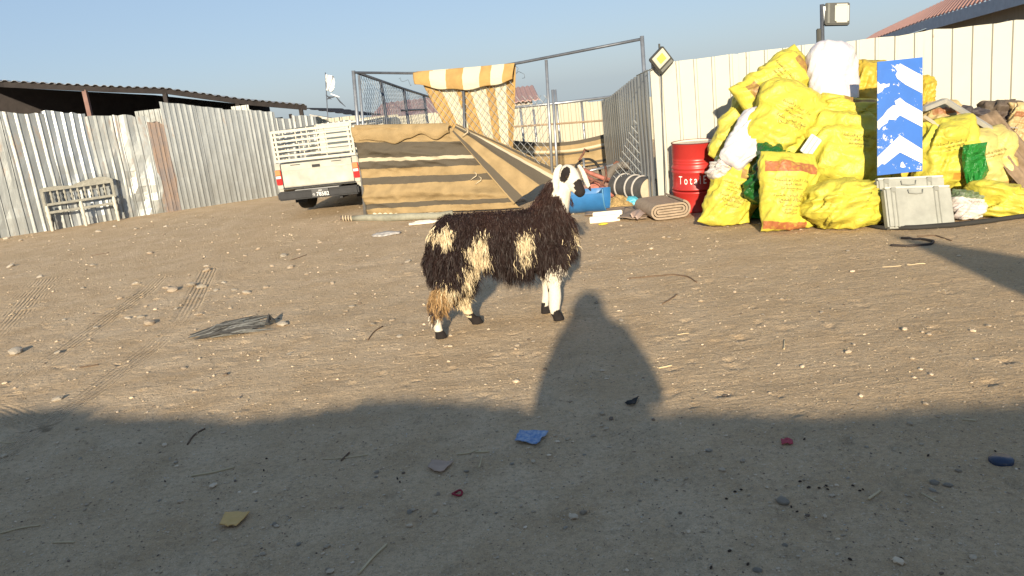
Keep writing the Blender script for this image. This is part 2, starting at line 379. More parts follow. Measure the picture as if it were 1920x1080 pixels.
for i, (a, b, ya, yb, pt, dp, mi, dn) in enumerate(SH):
    sa, sb = s_of_px(a) if a > -150 else 0., s_of_px(b)
    if a <= -75: sa = 0.0 if a < -100 else 1.1
    if b == -75: sb = 1.1
    qa, qb = along(LF, sa), along(LF, sb)
    ha = z_at(qa, ya) if a > -100 else 2.45; hb = z_at(qb, yb) if b > 0 else 2.45
    nrm = np.array([qb[1]-qa[1], qa[0]-qb[0]]); nrm /= np.linalg.norm(nrm)
    o2 = nrm*(.012*(i % 3)); ov = (qb-qa)/np.linalg.norm(qb-qa)*.02
    sheet('fence_sheet', qa+o2-ov, qb+o2+ov, ha, hb, pt, dp, [M_galv, M_galv2, M_rust][mi], fen, ribw=.09, flank=1.8, dent=dn*.75, lean=-.05 if i < 6 else 0., seed=i+3, jag=.03 if i < 8 else .012)
for px in (40, 186, 305, 434, 560):
    q = along(LF, s_of_px(px)); nrm = np.array([.42, -.9, 0])
    MB().bar(np.array([*q, 0])-nrm*.12+[0, 0, -.2], np.array([*q, 1.75])-nrm*.2, .06).build('fence_post', M_dark, fen)

# --- open dark shed behind the left fence
shd = thing('cattle_shed', 'low open shed with dark interior and corrugated roof behind the left fence', 'shed', (-9, 21, 0))
def roofline(px, py, Y): return PY(px, py, Y)
RA = [roofline(-140, 141, 16.6), roofline(0, 152, 17.3), roofline(200, 162, 18.1), roofline(310, 166, 18.7), roofline(460, 187, 19.5), roofline(572, 197, 20.2)]
def roof_strip(a, b, back, drop, n, parent, m, nm='roof_sheet'):
    """corrugated roofing from eave a-b running back; one sheet"""
    a = np.asarray(a); b = np.asarray(b); L = np.linalg.norm(b-a); k = max(2, int(L/.16)); xs = np.linspace(0, 1, k*4+1); V = []
    for j in (0, 1):
        for i, x in enumerate(xs):
            p = a+(b-a)*x+np.array([back[0], back[1], drop])*j; V.append(p+np.array([0, 0, (0, .0, .03, .03)[i % 4]]))
    V = np.array(V); nu = len(xs); V2, F2 = thick(V, gridF(nu, 2), nu, 2, np.array([0, 0, .006])); return obj(nm, V2, F2, m, parent)
for a, b in zip(RA[:-1], RA[1:]):
    k = max(1, round(np.linalg.norm(b-a)/1.1))
    for i in range(k): roof_strip(a+(b-a)*(i/k-.01), a+(b-a)*((i+1)/k+.01), (-2.6, 5.6), .25, 0, shd, M_roofm)
    MB().bar(a-[0, -.1, .07], b-[0, -.1, .07], .06, .11).build('roof_beam', M_dark, shd)
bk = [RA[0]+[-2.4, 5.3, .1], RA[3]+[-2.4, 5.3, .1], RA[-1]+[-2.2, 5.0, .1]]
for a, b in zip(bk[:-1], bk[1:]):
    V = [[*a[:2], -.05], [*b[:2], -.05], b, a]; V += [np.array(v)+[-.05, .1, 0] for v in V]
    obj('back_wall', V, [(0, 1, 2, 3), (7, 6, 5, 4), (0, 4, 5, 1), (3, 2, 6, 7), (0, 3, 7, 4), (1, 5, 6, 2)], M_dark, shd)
for px, py in ((-90, 0), (149, 0), (303, 0), (440, 0), (560, 0)):
    i = min(range(len(RA)), key=lambda k: abs(k-np.interp(px, [-140, 0, 200, 310, 460, 572], range(6))))
    x = np.interp(px, [-140, 0, 200, 310, 460, 572], range(6)); i = min(int(x), 4); p = RA[i]+(RA[i+1]-RA[i])*(x-i)+[0, .12, -.1]
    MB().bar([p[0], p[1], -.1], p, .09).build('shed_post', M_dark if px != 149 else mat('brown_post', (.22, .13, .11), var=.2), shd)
for px0, px1, py0, py1, Y in ((255, 305, 203, 222, 17.9), (435, 468, 196, 210, 18.6)):
    a, b, c, d = PY(px0, py1, Y), PY(px1, py1, Y), PY(px1, py0, Y), PY(px0, py0, Y); sheet('patch_sheet', a, b, c[2], c[2], .12, .015, M_galv2, shd, z0=a[2]-.3)
low = thing('lean_to_shed', 'small lean-to with dark flat roof and pale wall behind the pickup', 'shed', PY(615, 300, 23)*[1, 1, 0])
e0, e1 = PY(566, 203, 22.5), PY(660, 216, 22.5)
for i in range(3): roof_strip(e0+(e1-e0)*(i/3), e0+(e1-e0)*((i+1)/3+.01), (.4, 3), -.12, 0, low, M_dark)
q0, q1 = e0+[.1, .35, -.18], e1+[-.1, .35, -.18]
V = [[q0[0], q0[1], -.05], [q1[0], q1[1], -.05], q1, q0]; V = V+[np.array(v)+[0, 2.0, -.12 if k > 1 else 0] for k, v in enumerate(V)]
obj('wall', V, [(0, 1, 2, 3), (7, 6, 5, 4), (0, 4, 5, 1), (3, 2, 6, 7), (0, 3, 7, 4), (1, 5, 6, 2)], mat('stained_plaster', (.42, .41, .40), var=.45, scale=2.5), low)

# --- white sheet fence on the right
WA = np.array([2.10, 10.60]); WD = np.array([1.0, -.21]); WD /= np.linalg.norm(WD)
nn = M_white.node_tree; bs = nn.nodes['Principled BSDF']; src = bs.inputs['Base Color'].links[0].from_socket
tc = nn.nodes.new('ShaderNodeTexCoord'); mp = nn.nodes.new('ShaderNodeMapping'); mp.inputs['Scale'].default_value = (5, 5, 1.6); nn.links.new(tc.outputs['Object'], mp.inputs[0])
z = nn.nodes.new('ShaderNodeTexNoise'); z.inputs['Scale'].default_value = 1.3; z.inputs['Detail'].default_value = 6; z.inputs['Roughness'].default_value = .7; nn.links.new(mp.outputs[0], z.inputs[0])
r = nn.nodes.new('ShaderNodeMapRange'); r.inputs[1].default_value = .66; r.inputs[2].default_value = .74; nn.links.new(z.outputs[0], r.inputs[0])
x = nn.nodes.new('ShaderNodeMix'); x.data_type = 'RGBA'; nn.links.new(r.outputs[0], x.inputs[0]); nn.links.new(src, x.inputs[6]); x.inputs[7].default_value = (.30, .20, .12, 1); nn.links.new(x.outputs[2], bs.inputs['Base Color'])
wf = thing('white_fence', 'cream white ribbed metal fence behind the heap of sacks', 'fence', (4.2, 10.15, 0))
for i in range(6):
    a = WA+WD*(i*1.08); b = WA+WD*((i+1)*1.08+.015); off = np.array([.2, .98])*-.004*(i % 2)
    h = 1.86+.0*i; sheet('fence_sheet', a+off, b+off, h+.012*(i % 2), h+.012*(i % 2)+.004, .216, .026, M_white, wf, ribw=.13, dent=.016, seed=40+i, nz=16, jag=.012)
for i in range(4):
    q = np.array([*(WA+WD*(.15+1.9*i)), 0])+np.array([.2, .98, 0])*.08; MB().bar(q-[0, 0, .2], q+[0, 0, 1.75], .06).build('fence_post', M_pipe, wf)
for z in (.5, 1.4):
    MB().bar(np.array([*(WA+WD*.05), z])+[.01, .05, 0], np.array([*(WA+WD*6.3), z])+[.01, .05, 0], .04).build('fence_rail', M_pipe, wf)
# corner trim and the return leg running back into the pen, in shade
MB().bar([*WA, -.05], [*(WA), 1.80], .045).build('corner_trim', M_white, wf)
rt_ = thing('return_fence', 'shaded blue-grey sheet fence running back from the floodlight corner', 'fence', (2.05, 12, 0))
RB = [(2.06, 10.66), (2.02, 11.75), (2.0, 12.85), (2.0, 13.95), (2.02, 15.0)]
RHt = [1.80, 1.68, 1.54, 1.42, 1.36]
for i in range(4): sheet('fence_sheet', RB[i], RB[i+1], RHt[i], RHt[i+1], .2, .02, M_galv, rt_, out=(-1, 0, 0), dent=.02, seed=60+i, nz=8)

# ================================================================ CHAIN-LINK PEN
FA = G(684, 404); FB = G(1222, 374); FN = np.array([-(FB-FA)[1], (FB-FA)[0], 0]); FN /= np.linalg.norm(FN)
if FN[1] > 0: FN = -FN                                       # towards the camera
def FR(x, y, off=0.): return PL(x, y, FA+FN*off, FN)
M_wire = mat('fence_wire', (.42, .43, .42), rough=.45, metal=.6, var=.1)
def chain(name, poly, step, parent, r=.004, p0=FA, n=FN, uvec=None):
    """woven wire: zig-zag wires clipped to a polygon in a vertical plane (u along, z up)"""
    u = np.array([-n[1], n[0], 0]) if uvec is None else uvec
    P2 = np.array([[(q-p0)@u, q[2]] for q in poly]); lo, hi = P2.min(0), P2.max(0); mb = MB()
    def clip(a, d):
        ts = []
        for i in range(len(P2)):
            q, e = P2[i], P2[(i+1) % len(P2)]-P2[i]; den = d[0]*e[1]-d[1]*e[0]
            if abs(den) < 1e-9: continue
            w = q-a; t = (w[0]*e[1]-w[1]*e[0])/den; s = (w[0]*d[1]-w[1]*d[0])/den
            if 0 <= s <= 1: ts.append(t)
        ts.sort(); return list(zip(ts[::2], ts[1::2]))
    for sg in (1, -1):
        c = lo[0]-(hi[1]-lo[1]); 
        while c < hi[0]+(hi[1]-lo[1]):
            a = np.array([c, lo[1]]); d = np.array([sg*.78, 1.]); d /= np.linalg.norm(d)
            for t0, t1 in clip(a, d):
                if t1-t0 < .03: continue
                A, B = a+d*t0, a+d*t1; k = max(2, int((t1-t0)/.5)); T = np.linspace(0, 1, k)
                pts = [p0*[1, 1, 0]+u*(A+(B-A)*t)[0]+np.array([0, 0, (A+(B-A)*t)[1]])+n*(.0025*sg+.012*math.sin(3*(A+(B-A)*t)[0]+2*(A+(B-A)*t)[1])) for t in T]
                mb.tube(pts, r, 3, False)
            c += step
    o = mb.build(name, M_wire, parent); o['kind'] = 'stuff'; return o
def pipe(name, P, r, m, parent): return MB().tube(P, r, 10).build(name, m, parent, smooth=True)
pen = thing('chain_link_pen', 'tall galvanised chain-link pen front with sagging top rail', 'fence', (FA+FB)/2)
def gnd(p): return np.array([p[0], p[1], -.15])
TL = FR(663, 136); TM = FR(868, 136); TR_ = FR(1204, 73); 
pipe('post', [gnd(FA), TL+[0, 0, .03]], .03, M_pipe, pen)
pipe('post', [gnd(FA)+[.09, -.03, 0], FR(673, 141)], .022, M_pipe, pen)
pipe('post', [gnd(FB), TR_+[0, 0, .04]], .028, M_pipe, pen)
pipe('post', [gnd(FR(862, 300)), TM], .022, M_pdark, pen)
pipe('post', [gnd(FR(1031, 315)), FR(1024, 112)], .022, M_pipe, pen)
pipe('post', [gnd(FR(1041, 310)), FR(1036, 168)], .02, M_pipe, pen)
pipe('top_rail', [TL, TL+(TM-TL)*.5-[0, 0, .01], TM], .02, M_pdark, pen)
pipe('top_rail', [TM, TM+(TR_-TM)*.35-[0, 0, .012], TM+(TR_-TM)*.7-[0, 0, .006], TR_], .021, M_pdark, pen)
chain('wire_mesh', [FR(800, 168), FR(962, 150), FR(962, 180), FR(1030, 178), FR(1030, 310), FR(975, 318), FR(860, 300), FR(800, 245)], .105, pen)
chain('wire_mesh', [FR(1150, 330), FR(1200, 190), FR(1208, 160), FR(1218, 345), FR(1190, 368)], .105, pen, r=.004)
for a, b in (((748, 148), (775, 158)), ((968, 125), (985, 152))):
    P = [FR(*a, .03)]; 
    for k in range(1, 7): P.append(FR(a[0]+(b[0]-a[0])*k/6+random.uniform(-6, 6), a[1]+(b[1]-a[1])*k/6+random.uniform(-6, 6), .03+random.uniform(-.05, .05)))
    pipe('loose_wire', P, .003, M_pdark, pen)
# left side leg of the pen, running back
side = thing('pen_side_fence', 'receding chain-link side panel of the pen with dark posts, left of the hanging cloth', 'fence', (-1.9, 15, 0))
SB = PY(812, 184, 18.0); sa = TL+[.05, .1, -.01]
pipe('top_rail', [sa, (sa+SB)/2-[0, 0, .01], SB], .024, M_pdark, side)
SN = np.cross(SB-sa, (0, 0, 1)); SN[2] = 0; SN /= np.linalg.norm(SN)
for px, yt in ((714, 153), (757, 168), (795, 180)):
    p = PL(px, yt, sa, SN); pipe('post', [gnd(p), p], .028, M_pdark, side)
pipe('mid_rail', [PL(752, 207, sa, SN), PL(800, 205, sa, SN)], .018, M_pdark, side)
pl = [PL(676, 142, sa, SN), PL(714, 154, sa, SN), PL(757, 169, sa, SN), PL(795, 181, sa, SN)]
chain('wire_mesh', pl+[gnd(p)+[0, 0, .3] for p in pl[::-1]], .11, side, p0=sa, n=SN, r=.004)

# ---------------------------------------------------------------- cloths
def stripe_mat(name, base, bands, base2=None, axis_='V', weave=.0015):
    """woven canvas with printed stripes given as (from, to, colour) on one UV axis"""
    m = bpy.data.materials.new(name); m.use_nodes = True; n = m.node_tree; b = n.nodes['Principled BSDF']; L = n.links.new
    b.inputs['Roughness'].default_value = .9; b.inputs['Specular IOR Level'].default_value = .12
    uv = n.nodes.new('ShaderNodeUVMap'); sx = n.nodes.new('ShaderNodeSeparateXYZ'); L(uv.outputs[0], sx.inputs[0])
    tc = n.nodes.new('ShaderNodeTexCoord'); z = n.nodes.new('ShaderNodeTexNoise'); z.inputs['Scale'].default_value = 5; z.inputs['Detail'].default_value = 7; L(tc.outputs['Object'], z.inputs[0])
    x = n.nodes.new('ShaderNodeMix'); x.data_type = 'RGBA'; x.inputs[6].default_value = (*(np.array(base)*.8), 1); x.inputs[7].default_value = (*base, 1)
    r0 = n.nodes.new('ShaderNodeMapRange'); r0.inputs[1].default_value = .35; r0.inputs[2].default_value = .6; L(z.outputs[0], r0.inputs[0]); L(r0.outputs[0], x.inputs[0]); c = x.outputs[2]
    w = n.nodes.new('ShaderNodeMath'); w.operation = 'MULTIPLY_ADD'; w.inputs[1].default_value = .035; L(z.outputs[0], w.inputs[0]); L(sx.outputs[0 if axis_ == 'U' else 1], w.inputs[2])
    for lo, hi, col in bands:
        a = n.nodes.new('ShaderNodeMath'); a.operation = 'COMPARE'; a.inputs[1].default_value = (lo+hi)/2+.0175; a.inputs[2].default_value = (hi-lo)/2; L(w.outputs[0], a.inputs[0])
        x = n.nodes.new('ShaderNodeMix'); x.data_type = 'RGBA'; L(a.outputs[0], x.inputs[0]); L(c, x.inputs[6]); x.inputs[7].default_value = (*col, 1); c = x.outputs[2]
    L(c, b.inputs['Base Color'])
    wv = n.nodes.new('ShaderNodeTexNoise'); wv.inputs['Scale'].default_value = 30; wv.inputs['Detail'].default_value = 4; L(tc.outputs['Object'], wv.inputs[0])
    bp = n.nodes.new('ShaderNodeBump'); bp.inputs['Distance'].default_value = weave*4; L(wv.outputs[0], bp.inputs['Height']); L(bp.outputs[0], b.inputs['Normal'])
    return m
TAN = (.325, .232, .118); DK = (.095, .080, .060); LT = (.45, .39, .28)
def patch(C, nu, nv, disp, n, uvr=(0, 1, 0, 1)):
    """bilinear patch C=(tl,tr,br,bl) -> grid; disp(u,v) along n"""
    u, v = np.meshgrid(np.linspace(0, 1, nu), np.linspace(0, 1, nv)); u = u.ravel(); v = v.ravel()
    tl, tr, br, bl = [np.asarray(c, float) for c in C]
    P = (1-v)[:, None]*((1-u)[:, None]*tl+u[:, None]*tr)+v[:, None]*((1-u)[:, None]*bl+u[:, None]*br)
    P = P+disp(u, v)[:, None]*np.asarray(n)
    return P, np.stack([uvr[0]+(uvr[1]-uvr[0])*u, uvr[2]+(uvr[3]-uvr[2])*v], 1)
tarp = thing('striped_tarp', 'tan canvas tarp with dark stripes lashed along the foot of the pen', 'tarp', (FA+FR(900, 380))/2*[1, 1, 0])
m_tarp = stripe_mat('tarp_canvas', TAN, [(.17, .345, DK), (.345, .385, LT), (.385, .475, DK), (.575, .655, DK), (.87, .925, DK)])
def d1(u, v):
    q = np.stack([u*2.2+v*1.2, v*5-u*.7, u*0], 1)
    sag = .05*np.maximum(0, ridge(np.stack([u*1.3+v*.4, v*3.2-u*.9, u*0], 1), 2, 7))
    return .03+.045*fbm(q*1.3, 4, 4)+sag*1.6+.028*ridge(np.stack([u*6+v*7, v*4-u*3, u*0], 1), 2, 77)+.05*np.exp(-((v-.30-.22*u+.12*np.sin(u*3))/.03)**2)*.5*(u < .7)+.06*np.exp(-((v-.78+.03*np.sin(5*u))/.05)**2)+.22*v**3*u
P, uv = patch([FR(667, 237, .06), FR(852, 240, .06), FR(985, 384, .14), FR(692, 403, .08)], 90, 90, d1, FN)
P[:, 2] = np.maximum(P[:, 2], .02)
V2, F2 = thick(P, gridF(90, 90), 90, 90, FN*.004)
obj('front_sheet', V2, F2, m_tarp, tarp, smooth=True, uv=np.vstack([uv, uv]))
# frayed flap folded over the top edge
def d2(u, v): return .05+.05*np.sin(v*3)+.03*fbm(np.stack([u*5, v*2, u*0+3], 1), 3, 11)
P, uv = patch([FR(667, 234, .07), FR(846, 230, .07), FR(846, 252, .13), FR(667, 262, .13)], 60, 14, d2, FN, (0, 1, .02, .12))
u = np.tile(np.linspace(0, 1, 60), 14); vv = np.repeat(np.linspace(0, 1, 14), 60)
P[:, 2] += vv*.10*vn(np.stack([u*7, u*0, u*0], 1), 5)
V2, F2 = thick(P, gridF(60, 14), 60, 14, FN*.004); obj('folded_edge', V2, F2, m_tarp, tarp, smooth=True, uv=np.vstack([uv, uv]))
# the part that has slid down into a slope on the right
m_flap = stripe_mat('tarp_flap_canvas', TAN, [(.03, .19, DK), (.52, .74, DK), (.74, .81, LT), (.88, .96, DK)])
def d3(u, v): return .03*fbm(np.stack([u*3+v, v*3.5, u*0], 1), 3, 23)+.12*np.sin(math.pi*v)*(1-u*.5)+.03*ridge(np.stack([u*.9, v*3.1, u*0], 1), 2, 31)
P, uv = patch([FR(843, 238, .10), FR(848, 232, -.02), FR(1058, 318, -.25), FR(965, 380, .62)], 50, 70, lambda u, v: u*0, FN)
# u across the stripes, v down the slope
P, uv = patch([FR(848, 247, .17), FR(856, 232, .02), FR(1062, 322, -.1), FR(962, 382, .50)], 50, 70, lambda u, v: u*0, FN, (0, 1, 0, 1))
u = np.tile(np.linspace(0, 1, 50), 70); v = np.repeat(np.linspace(0, 1, 70), 50)
# fan out: the top is gathered at the lashing, the bottom spreads to the ground
P = P+d3(v, u)[:, None]*(FN*.7+np.array([0, 0, .5]))*np.minimum(1, v*4)[:, None]
P[:, 2] = np.maximum(P[:, 2], .015)
uv = np.stack([v, u], 1); V2, F2 = thick(P, gridF(50, 70), 50, 70, FN*.004)
obj('slope_sheet', V2, F2, m_flap, tarp, smooth=True, uv=np.vstack([uv, uv]))
for (x0, y0) in ((872, 240), (888, 322), (897, 330), (905, 345), (915, 353), (925, 362)):
    P = [FR(x0+6*math.sin(k*1.1), y0+k*4, .2+.02*k+.03*math.sin(k)) for k in range(5)]; pipe('lashing_cord', P, .006, mat('pale_cord', (.6, .5, .34)), tarp)
roll = thing('rolled_groundsheet', 'thin grey-green rolled sheet on the sand at the foot of the tarp', 'sheet', G(740, 412))
P = [G(x, y)+[0, 0, .045+.01*math.sin(x*.09)] for x, y in ((640, 415), (660, 415), (690, 413), (730, 414), (775, 412), (820, 409), (850, 406))]
mb = MB(); mb.tube(P[1:], [.04, .055, .06, .055, .05, .045], 12); mb.build('roll', mat('groundsheet', (.27, .26, .20), var=.3, bump=.01, bscale=20), roll, smooth=True)
pipe('pole', [P[0], P[2]], .035, mat('weathered_pole', (.25, .19, .14), var=.35, scale=30), roll)
for k in range(4):
    c = P[1]+(P[0]-P[1])*(k/4); mb = MB(); mb.tube([c+[0, .045*math.cos(a), .045*math.sin(a)] for a in np.linspace(0, 6.28, 12)], .008, 5); mb.build('binding', mat('pale_cord', (.6, .5, .34)), roll)
rp = thing('pale_rope', 'pale twisted cloth rope lying along the bottom hem of the tarp', 'rope', G(760, 402, .06))
P = [FR(x, y, .2)*[1, 1, 0]+[0, 0, FR(x, y, .2)[2]] for x, y in ((700, 402), (725, 402), (750, 402), (780, 401), (800, 400), (835, 397))]
mb = MB(); Q = []
for i in range(60):
    t = i/59*5; k = min(int(t), 4); c = P[k]+(P[k+1]-P[k])*(t-k); Q.append(c+[0, .012*math.cos(i*1.3), .012*math.sin(i*1.3)])
mb.tube(Q, .02, 8); mb.build('strand', mat('pale_cloth_rope', (.66, .57, .40), var=.2), rp, smooth=True)
# --- cloth hung over the top rail
hang = thing('hanging_cloth', 'tan cloth with cream stripes draped over the top rail of the pen', 'cloth', FR(880, 290)*[1, 1, 0])
CR = (.55, .50, .37)
m_h = stripe_mat('striped_cloth', (.42, .265, .10), [(.17, .33, CR), (.50, .67, CR), (.78, .90, CR)], axis_='U')
def d4(u, v): return .03*fbm(np.stack([u*4, v*1.5, u*0], 1), 3, 41)+.035*np.sin(u*17+3*v)*(.25+.75*v)-.02
P, uv = patch([FR(780, 134, -.03), FR(965, 119, -.03), FR(962, 292, -.10), FR(868, 300, -.10)], 70, 70, d4, FN)
V2, F2 = thick(P, gridF(70, 70), 70, 70, FN*.003); obj('hanging_sheet', V2, F2, m_h, hang, smooth=True, uv=np.vstack([uv, uv]))
def d5(u, v): return .015+.05*np.sin(v*2.6)+.02*fbm(np.stack([u*5, v*2, u*0], 1), 3, 43)
P, uv = patch([FR(776, 136, .0), FR(966, 118, .0), FR(963, 149, .03), FR(780, 158, .03)], 60, 24, d5, FN)
u = np.tile(np.linspace(0, 1, 60), 24); v = np.repeat(np.linspace(0, 1, 24), 60)
P[:, 2] += -.11*np.sin(math.pi*u)*v+.012*np.sin(u*20)*v
V2, F2 = thick(P, gridF(60, 24), 60, 24, FN*.003); obj('overhang', V2, F2, m_h, hang, smooth=True, uv=np.vstack([uv, uv]))
# --- inside and behind the pen
railf = thing('rail_fence', 'low pipe rail fence with thin posts across the back of the pen', 'fence', (0.8, 16.8, 0))
RY = 16.8
pipe('top_rail', [PY(930, 205, RY), PY(1060, 192, RY), PY(1190, 176, RY)], .03, M_pipe, railf)
pipe('mid_rail', [PY(930, 240, RY), PY(1190, 222, RY)], .02, mat('rust_pipe', (.30, .21, .13), var=.3), railf)
for x, yt in ((975, 198), (1000, 205), (1041, 168), (1090, 190), (1148, 182), (1175, 175)):
    p = PY(x, yt, RY+.04); pipe('post', [gnd(p), p], .024, M_pipe, railf)
bt = thing('slung_tarp', 'striped tan tarp slung low on the rail fence at the back of the pen', 'tarp', PY(1070, 300, RY)*[1, 1, 0])
m_bt = stripe_mat('slung_canvas', TAN, [(0, .14, DK), (.30, .38, LT), (.42, .5, DK), (.86, .94, DK)])
P, uv = patch([PY(950, 262, RY-.1), PY(1172, 240, RY-.1), PY(1168, 300, RY-.15), PY(960, 322, RY-.15)], 50, 30, lambda u, v: .05*fbm(np.stack([u*4, v*3, u*0], 1), 3, 51), (0, -1, 0))
u = np.tile(np.linspace(0, 1, 50), 30); P[:, 2] -= .16*np.sin(math.pi*u)*np.repeat(np.linspace(1, .3, 30), 50)
P[:, 2] = np.maximum(P[:, 2], .02); V2, F2 = thick(P, gridF(50, 30), 50, 30, np.array([0, -.004, 0])); obj('sheet', V2, F2, m_bt, bt, smooth=True, uv=np.vstack([uv, uv]))
M_cream = mat('cream_sheet', (.40, .37, .28), rough=.5, var=.1, scale=2)
pf = thing('pale_back_fence', 'pale cream sheet fence far behind the pen', 'fence', (0, 22, 0))
for i in range(12):
    xa = -6.6+i*1.02
    top = PY(np.interp(xa, [-6.6, -3, 4, 6], [500, 700, 1200, 1320]), np.interp(xa, [-3, 0.2, 4, 6], [222, 206, 184, 176]), 22)[2]
    sheet('fence_sheet', (xa, 22+.02*(i % 2)), (xa+1.03, 22+.02*(i % 2)), top, top-.01, .2, .03, M_cream, pf, ribw=.3, seed=70+i, nz=4)
M_pink = mat('pink_roof', (.42, .26, .22), rough=.6, var=.12, scale=3)
def gable_house(name, label, xa, xb, ye, yr, Yn, Yf, gable=True):
    """far house seen over the fence: pixel columns xa..xb, eave row ye, ridge row yr"""
    a, b = PY(xa, ye, Yn), PY(xb, ye, Yn); r = PY((xa+xb)/2, yr, (Yn+Yf)/2)[2]; ez = (a[2]+b[2])/2; ym = (Yn+Yf)/2
    t = thing(name, label, 'house', ((a[0]+b[0])/2, ym, 0))
    MB().box(((a[0]+b[0])/2, ym, ez/2-.6), (b[0]-a[0]-.5, Yf-Yn-.6, ez+1.2)).build('wall', mat('house_wall', (.40, .36, .30), var=.15), t)
    k = max(3, int((b[0]-a[0])/1.1))
    for i in range(k):
        x0 = a[0]+(b[0]-a[0])*i/k; x1 = a[0]+(b[0]-a[0])*(i+1)/k+.02
        for sy, yy in ((-1, Yn), (1, Yf)):
            V = []
            xs = np.linspace(x0, x1, 17)
            for j, (y_, z_) in enumerate(((yy, ez), (ym, r))):
                for q, x in enumerate(xs): V.append((x, y_, z_+(0, 0, .04, .04)[q % 4]+.002*(i % 2)))
            V2, F2 = thick(np.array(V), gridF(17, 2), 17, 2, np.array([0, 0, .03])); obj('roof_sheet', V2, F2, M_pink, t)
    for x in (a[0]+.25, b[0]-.25):
        V = [(x-.04, Yn+.3, ez), (x-.04, Yf-.3, ez), (x-.04, ym, r-.12), (x+.04, Yn+.3, ez), (x+.04, Yf-.3, ez), (x+.04, ym, r-.12)]
        obj('gable', V, [(0, 1, 2), (5, 4, 3), (0, 3, 4, 1), (1, 4, 5, 2), (2, 5, 3, 0)], M_dark, t)
    return t
gable_house('distant_house', 'distant long house with faded pink roof seen through the side of the pen', 684, 838, 221, 189, 34, 46)
gable_house('distant_house', 'small distant pink gabled roof above the rail fence right of the cloth', 900, 1012, 193, 166, 30, 37)
# --- flag
flg = thing('tattered_flag', 'small tattered white flag on a thin pole above the shed', 'flag', PY(612, 300, 21)*[1, 1, 0])
fp = [PY(614, 300, 21)*[1, 1, 0]+[0, 0, -.1], PY(610, 136, 21)]; pipe('flagpole', fp, .012, M_pdark, flg)
nu, nv = 16, 20; V = []
for j in range(nv):
    for i in range(nu):
        w = 1-.5*(j/nv-.35)**2+.14*vn(np.array([[j*.6, 0, 1.]]), 3)[0]*(i/nu)
        V.append(PY(610.5+16*i/(nu-1)*w, 139+30*j/(nv-1)+4*i/nu, 21-.06*math.sin(i*.7+j*.3)))
V2, F2 = thick(np.array(V), gridF(nu, nv), nu, nv, np.array([0, -.003, 0])); obj('flag_cloth', V2, F2, mat('flag_white', (.8, .8, .78), var=.05), flg, smooth=True)
for P in ([(611, 178), (616, 182), (624, 182), (632, 180)], [(612, 186), (618, 184), (622, 186)], [(630, 181), (638, 191), (648, 200)], [(620, 176), (630, 180), (637, 182)]):
    MB().tube([PY(x, y, 21) for x, y in P], [.012]+[.02]*(len(P)-2)+[.006], 5).build('streamer', M_pdark if P[0][0] != 620 else mat('flag_white', (.8, .8, .78)), flg)

